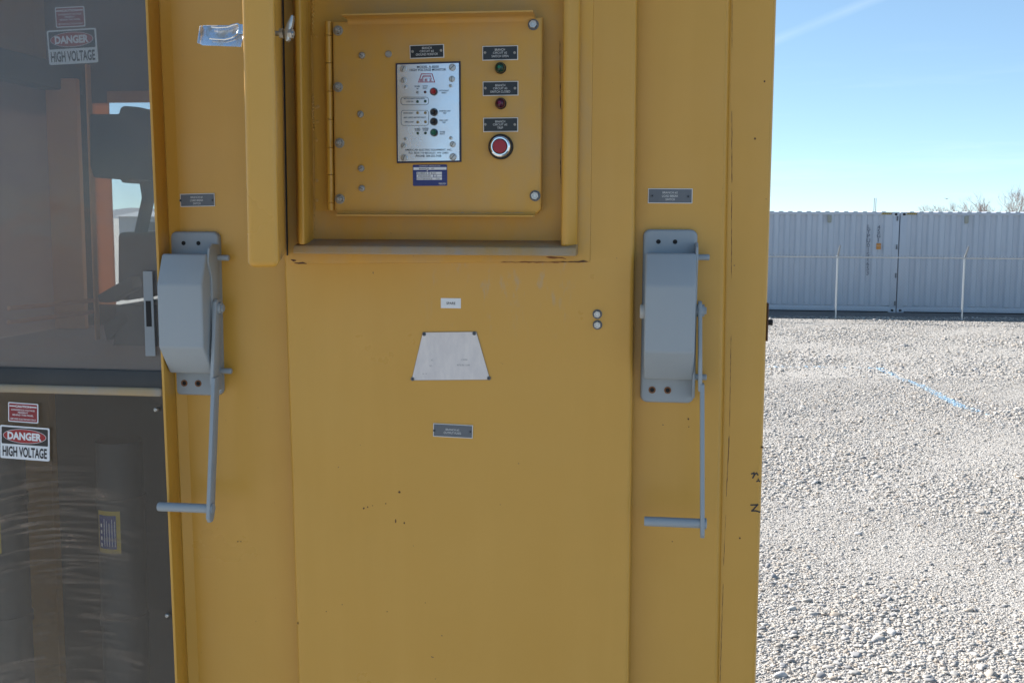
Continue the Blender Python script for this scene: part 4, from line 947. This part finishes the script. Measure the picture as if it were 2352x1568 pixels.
tag(obj('shade_strip', bm, md, smooth=False), 'dark painted shade on the ground under and before the containers', kind='structure')
xg = (W(2063, 600, YCT).x)
cl_ = 12.19
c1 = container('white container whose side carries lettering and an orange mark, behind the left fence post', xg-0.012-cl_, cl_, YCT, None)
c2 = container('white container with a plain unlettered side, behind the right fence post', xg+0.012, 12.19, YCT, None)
i1, i2 = mw(c1).inverted(), mw(c2).inverted()
Z8c = lambda zx, zy: (1745.6+zx*.2695, 404.25+zy*.2695); Z3b = lambda zx, zy: (1911+zx*.2109, 422.6+zy*.2109)
def CL(inv, f_, a, b): q = inv @ W(*f_(a, b), YCT); return q.x, q.z
bm = B(); chars = 'LYPU0151653'
for i, ch in enumerate(chars):
    x, z = CL(i1, Z3b, 400-i*1.3, 465+i*50.5); text(bm, ch, x, z, h=0.105, y=-0.012, bold=0.02)
for i, ch in enumerate('45G1'):
    x, z = CL(i1, Z3b, 511-i*2, 470+i*47); text(bm, ch, x, z, h=0.10, y=-0.012, bold=0.02)
obj('lettering', bm, mat('container_lettering', (0.13, 0.15, 0.19), 0.6), c1, smooth=False)
bm = B(); x, z = CL(i1, Z3b, 507, 678); box(bm, x-0.058, x+0.058, -0.014, 0.0, z-0.078, z+0.078, 0.003); obj('orange_placard', bm, mat('orange_placard', (0.50, 0.22, 0.05), 0.6), c1)
mvent = mat('vent_grey', (0.30, 0.31, 0.27), 0.7)
for c_, iv, f_, a, b in ((c1, i1, Z8c, 593, 365), (c2, i2, Z8c, 1760, 372)):
    x, z = CL(iv, f_, a, b); bm = B(); prism(bm, rrect(x-0.05, x+0.05, z-0.1, z+0.1, 0.03), -0.02, 0.012, 0.006); obj('vent_cover', bm, mvent, c_)
mh1, mh2 = mat('hazard_yellow', (0.50, 0.36, 0.06), 0.6), mat('hazard_black', (0.04, 0.04, 0.045), 0.6)
for c_, iv, ga, gb in ((c1, i1, 545, 655), (c2, i2, 815, 930)):
    xa, z = CL(iv, Z3b, ga, 308); xb_, _ = CL(iv, Z3b, gb, 308); bm = B(); k_ = 10
    for i in range(k_): prism(bm, [(xa+(xb_-xa)*i/k_-0.02, 2.525), (xa+(xb_-xa)*(i+1)/k_-0.02, 2.525), (xa+(xb_-xa)*(i+1)/k_+0.02, 2.572), (xa+(xb_-xa)*i/k_+0.02, 2.572)], -0.004, 0.003, mi=i % 2)
    obj('hazard_stripe', bm, [mh1, mh2], c_, smooth=False)
for v_ in ((1175, 362), (1168, 605), (1160, 848), (1152, 1085)):
    x, z = CL(i1, Z8c, *v_); bm = B(); box(bm, x-0.03, x+0.008, -0.022, 0.0, z-0.06, z+0.06, 0.004); obj('door_hinge', bm, M_LAMG, c1)

# ------------------------------------------------------------------ fence
FN = empty('chain_link_fence', (7.0, 27.1, 0)); tag(FN, 'galvanised chain link fence with angled barbed wire arms in front of the containers', 'fence')
pA, pB = G(1920, 732), G(2207, 735.5)
yF = (pA.y+pB.y)/2; dxp = pB.x-pA.x
hA = (W(1924.5, 590, yF).z+W(2212.5, 593, yF).z)/2
fx0, fx1 = pA.x-dxp*2, pB.x+dxp*3
def fobj(name, bm, m=M_GALV, **k): return obj(name, bm, m, FN, local=False, **k)
for i in range(-2, 5):
    x = pA.x+dxp*i; bm = B(); tube(bm, [(x, yF, 0), (x, yF, hA+0.02)], 0.024, 12); po = fobj('fence_post', bm)
    bm = B(); tube(bm, [(x, yF, hA+0.02), (x, yF-0.30, hA+0.29)], [0.026, 0.020], 8); obj('barb_arm', bm, M_GALV, po, local=False)
bm = B(); tube(bm, [(fx0, yF-0.01, hA), (fx1, yF-0.01, hA)], 0.021, 10); fobj('top_rail', bm)
for t in (0.2, 0.6, 0.97): bm = B(); tube(bm, [(fx0, yF-0.30*t, hA+0.02+0.27*t), (fx1, yF-0.30*t, hA+0.02+0.27*t)], 0.0026, 4); fobj('barbed_wire', bm)
bm = B(); st = 0.075; L = fx1-fx0; r_ = 0.0007
for i in range(int(L/st)+1):
    x = fx0+i*st
    for sg in (1, -1):
        xa = x; xb2 = x+sg*(hA-0.02); za_, zb3 = 0.03, hA+0.035
        if xb2 < fx0: zb3 = za_+(fx0-xa)/sg; xb2 = fx0
        if xb2 > fx1: zb3 = za_+(fx1-xa)/sg; xb2 = fx1
        tube(bm, [(xa, yF-0.036, za_), (xb2, yF-0.036, zb3)], r_, 3, cap=False)
    tube(bm, [(x-0.02, yF-0.036, hA+0.015), (x, yF-0.02, hA+0.05), (x+0.02, yF-0.036, hA+0.015)], 0.006, 4)
fobj('wire_mesh', bm, mat('mesh_wire', (0.20, 0.22, 0.24), 0.6), smooth=False)

# ------------------------------------------------------------------ far things
bm = B()
BL = empty('far_shed', (-38, 92, 0)); tag(BL, 'low pale shed far off, seen through the cabinet window', 'shed')
def blp(name, bm, m): return obj(name, bm, m, BL)
msh = mat('shed_cladding', (0.42, 0.43, 0.45), 0.7)
bm = B(); box(bm, -9, 9, 0, 8, 0, 2.5); blp('wall', bm, msh)
bm = B(); prism(bm, [(-0.4, 2.45), (8.4, 2.45), (4, 2.9)], -9.3, 9.3, axis='x'); blp('roof', bm, mat('shed_roof', (0.30, 0.31, 0.33), 0.7))
for xx in (-6, -1.5, 3, 7):
    bm = B(); box(bm, xx-0.5, xx+0.5, -0.03, 0.02, 1.2, 2.0); blp('window', bm, mat('shed_window', (0.05, 0.06, 0.07), 0.2))
for u, lab in ((2008.4, 'tall thin power pole far behind the containers, left of a pair'), (2012.3, 'tall thin power pole far behind the containers, right of a pair')):
    Y = 170; q = W(u, 455, Y); bm = B(); tube(bm, [(q.x, Y, 0), (q.x, Y, q.z)], [0.055, 0.045], 6)
    tag(obj('utility_pole', bm, mat('pole_wood', (0.22, 0.21, 0.22), 0.9)), lab, 'utility pole', 'pair of far power poles')
def tree(label, u, vtop, Y, spread, seed):
    rd = random.Random(seed); base = W(u, 500, Y); H = W(u, vtop, Y).z
    e = empty('bare_tree', (base.x, Y, 0)); tag(e, label, 'tree', 'bare trees beyond the containers')
    tw = B(); tk = B()
    def grow(p, dv, ln, r, dep):
        pts = [p]; q = p; dd = dv.copy()
        for i in range(3):
            dd = (dd+Vector((rd.uniform(-.16, .16), rd.uniform(-.16, .16), rd.uniform(-.04, .12)))).normalized(); q = q+dd*ln/3; pts.append(q)
        tube(tk if dep < 2 else tw, pts, [r, r*.9, r*.78, r*.62], 6 if dep < 2 else 3, cap=False)
        if dep >= 5: return
        for k in range(rd.choice((3, 4)) if dep < 4 else 4):
            a = rd.uniform(0, 6.283); sp_ = rd.uniform(.35, .95)*spread
            nd = (dd+Vector((math.cos(a)*sp_, math.sin(a)*sp_, rd.uniform(-.05, .35)))).normalized()
            grow(pts[rd.choice((2, 3, 3))], nd, ln*rd.uniform(.58, .8), r*.55, dep+1)
    grow(Vector((0, 0, 0)), Vector((rd.uniform(-.05, .05), 0, 1)), H*0.36, H*0.018, 0)
    zs_ = sorted(v.co.z for v in tw.verts); zm = zs_[int(len(zs_)*0.985)]; sc_ = H/zm
    for b_ in (tk, tw):
        for v in b_.verts: v.co *= sc_
    obj('trunk', tk, M_TRUNK, e); obj('crown', tw, M_TWIG, e, smooth=False)
tree('largest bare tree beyond the containers, cut by the right edge', 2318, 436, 62, 0.9, 3)
tree('tall hazy bare tree left of the largest, beyond the containers', 2268, 450, 66, 0.8, 5)
tree('low tan bare tree, second from the left beyond the containers', 2195, 467, 70, 0.8, 8)
tree('low bare tree, third from the left, beside a taller hazy one', 2226, 473, 70, 0.9, 9)
tree('faintest small bare tree, leftmost beyond the containers', 2158, 472, 72, 0.9, 12)
tree('dense tan bare tree behind the right edge, low among the crowns', 2342, 455, 58, 0.8, 15)
bm = B(); q = W(2174.6, 457, 60); ell_ = [(-0.0, 0), (0.12, 0.03), (0.3, 0.10), (0.14, 0.06), (0, 0.05), (-0.14, 0.06), (-0.3, 0.10), (-0.12, 0.03)]
prism(bm, [(a*.5, b*.5) for a, b in ell_], -0.02, 0.02)
tube(bm, [(0, -0.09, 0.0), (0, 0.0, 0.005), (0, 0.1, 0.0)], [0.008, 0.022, 0.006], 6)
bo = obj('bird', bm, mat('bird_dark', (0.10, 0.08, 0.08), 0.8)); bo.location = q; tag(bo, 'tiny dark bird flying in the sky left of the bare trees', 'bird')

# ------------------------------------------------------------------ loose gravel
def ico(sub):
    b = bmesh.new(); bmesh.ops.create_icosphere(b, subdivisions=sub, radius=1.0); b.verts.ensure_lookup_table()
    V = np.array([v.co[:] for v in b.verts]); F = np.array([[v.index for v in f.verts] for f in b.faces]); b.free(); return V, F
LINE = [(-80, 846), (0+1782, 716.6+468*.2696)]
lp = [G(1782.4+a*.2696, 716.6+b*.2696) for a, b in ((-400, 466), (0, 468), (200, 465), (400, 468), (600, 470), (790, 475), (870, 480), (960, 520), (1040, 560), (1200, 615), (1280, 645), (1360, 690), (1440, 735), (1520, 775), (1600, 810), (1700, 840), (1800, 875), (1860, 890))]
lst = [0.2, .45, .5, .45, .4, .5, .95, .95, .85, .7, .75, 1, 1, 1, .9, .3, .4, .0]
LPx = np.array([[p.x, p.y] for p in lp])
def line_d(P):
    best = np.full(len(P), 9.0); wt = np.zeros(len(P))
    for i in range(len(LPx)-1):
        a, b = LPx[i], LPx[i+1]; ab = b-a; t = np.clip(((P-a)@ab)/(ab@ab), 0, 1); d_ = np.linalg.norm(P-(a+t[:, None]*ab), axis=1)
        m_ = d_ < best; best[m_] = d_[m_]; wt[m_] = (lst[i]+(lst[i+1]-lst[i])*t)[m_]
    return best, wt
def stones(y0, y1, dens, sub, rmed, lo=0.03, hi=0.72):
    area = (hi-lo)/2*(y1**2-y0**2); n_ = int(area*dens)
    d_ = np.sqrt(rng.uniform(y0**2, y1**2, n_)); k = rng.uniform(lo, hi, n_); xc = d_*k; yc = d_
    # camera frame -> yard frame
    X = xc*math.cos(YAW)-yc*math.sin(YAW); Yy = xc*math.sin(YAW)+yc*math.cos(YAW)
    # patchy: thinner and coarser drifts
    ph = np.sin(X*1.7+np.sin(Yy*0.9)*2)+np.sin(Yy*1.3+X*0.6)+0.6*np.sin(X*5.1-Yy*3.7)
    r = rmed*np.exp(rng.normal(0, 0.42, n_))*(1+0.16*ph); r = np.clip(r, 0.0025, 0.034)
    big = rng.random(n_) < 0.005; r[big] *= rng.uniform(1.5, 2.3, big.sum())
    V, F = ico(sub); nv, nf = len(V), len(F)
    nvar = 24; var = np.array([V*(1+rng.normal(0, 0.17, (nv, 1))) for _ in range(nvar)])
    pick = rng.integers(0, nvar, n_)
    P = var[pick].astype(np.float32)
    sc_ = np.stack([rng.uniform(.8, 1.4, n_), rng.uniform(.65, 1.05, n_), rng.uniform(.26, .52, n_)], 1)
    P *= sc_[:, None, :]
    tx = rng.normal(0, .35, n_); c_, s_ = np.cos(tx)[:, None], np.sin(tx)[:, None]
    yy, zz_ = P[:, :, 1]*c_-P[:, :, 2]*s_, P[:, :, 1]*s_+P[:, :, 2]*c_; P[:, :, 1], P[:, :, 2] = yy, zz_
    a = rng.uniform(0, 6.283, n_); c_, s_ = np.cos(a)[:, None], np.sin(a)[:, None]
    xx, yy = P[:, :, 0]*c_-P[:, :, 1]*s_, P[:, :, 0]*s_+P[:, :, 1]*c_; P[:, :, 0], P[:, :, 1] = xx, yy
    P *= r[:, None, None]; P[:, :, 0] += X[:, None]; P[:, :, 1] += Yy[:, None]; P[:, :, 2] += (r*rng.uniform(.0, .3, n_))[:, None]
    pal = np.array([[.50, .455, .395], [.43, .405, .37], [.56, .515, .46], [.46, .38, .30], [.36, .345, .335], [.52, .45, .375], [.28, .27, .265], [.59, .56, .525]])
    ci = rng.choice(len(pal), n_, p=[.22, .18, .16, .12, .1, .12, .05, .05]); col = pal[ci]*rng.uniform(.85, 1.15, (n_, 1))
    d2, wt = line_d(np.stack([X, Yy], 1)); hit = (d2 < 0.085*(0.55+0.45*rng.random(n_))) & (rng.random(n_) < wt*0.9); col[hit] = np.array([.36, .55, .69])*rng.uniform(.85, 1.2, (hit.sum(), 1))
    Fi = (F[None]+(np.arange(n_)*nv)[:, None, None]).reshape(-1, 3)
    Cc = np.repeat(np.concatenate([col, np.ones((n_, 1))], 1), nv, 0)
    return P.reshape(-1, 3), Fi, Cc
sets = [stones(4.2, 9.0, 260, 2, 0.0100), stones(4.2, 9.0, 6600, 1, 0.0052), stones(9.0, 16.5, 2500, 1, 0.0074), stones(16.5, 27.2, 700, 1, 0.0105)]
off = 0; VV, FF, CC = [], [], []
for V, F, C_ in sets: VV.append(V); FF.append(F+off); CC.append(C_); off += len(V)
VV, FF, CC = np.concatenate(VV).astype(np.float32), np.concatenate(FF).astype(np.int32), np.concatenate(CC).astype(np.float32)
me = bpy.data.meshes.new('gravel'); me.vertices.add(len(VV)); me.vertices.foreach_set('co', VV.ravel())
me.loops.add(FF.size); me.loops.foreach_set('vertex_index', FF.ravel())
me.polygons.add(len(FF)); me.polygons.foreach_set('loop_start', np.arange(0, FF.size, 3, dtype=np.int32))
me.polygons.foreach_set('use_smooth', np.ones(len(FF), dtype=bool))
at = me.attributes.new('stone_tint', 'FLOAT_COLOR', 'POINT'); at.data.foreach_set('color', CC.ravel())
me.update(); me.validate()
ms = mat('stone', (0.4, 0.38, 0.35), 0.85, spec=0.3); n = N(ms); av = n.new('ShaderNodeAttribute', attribute_name='stone_tint')
n.set('Base Color', n.mix(n.ramp(n.noise(110, 4), 0.3, 0.7, 0, 0.3), av.outputs['Color'], (0.28, 0.26, 0.24)))
me.materials.append(ms)
go = bpy.data.objects.new('gravel', me); COL.objects.link(go); tag(go, 'loose pale pebbles over the sunlit yard, some sprayed blue in a line', 'gravel', kind='stuff')
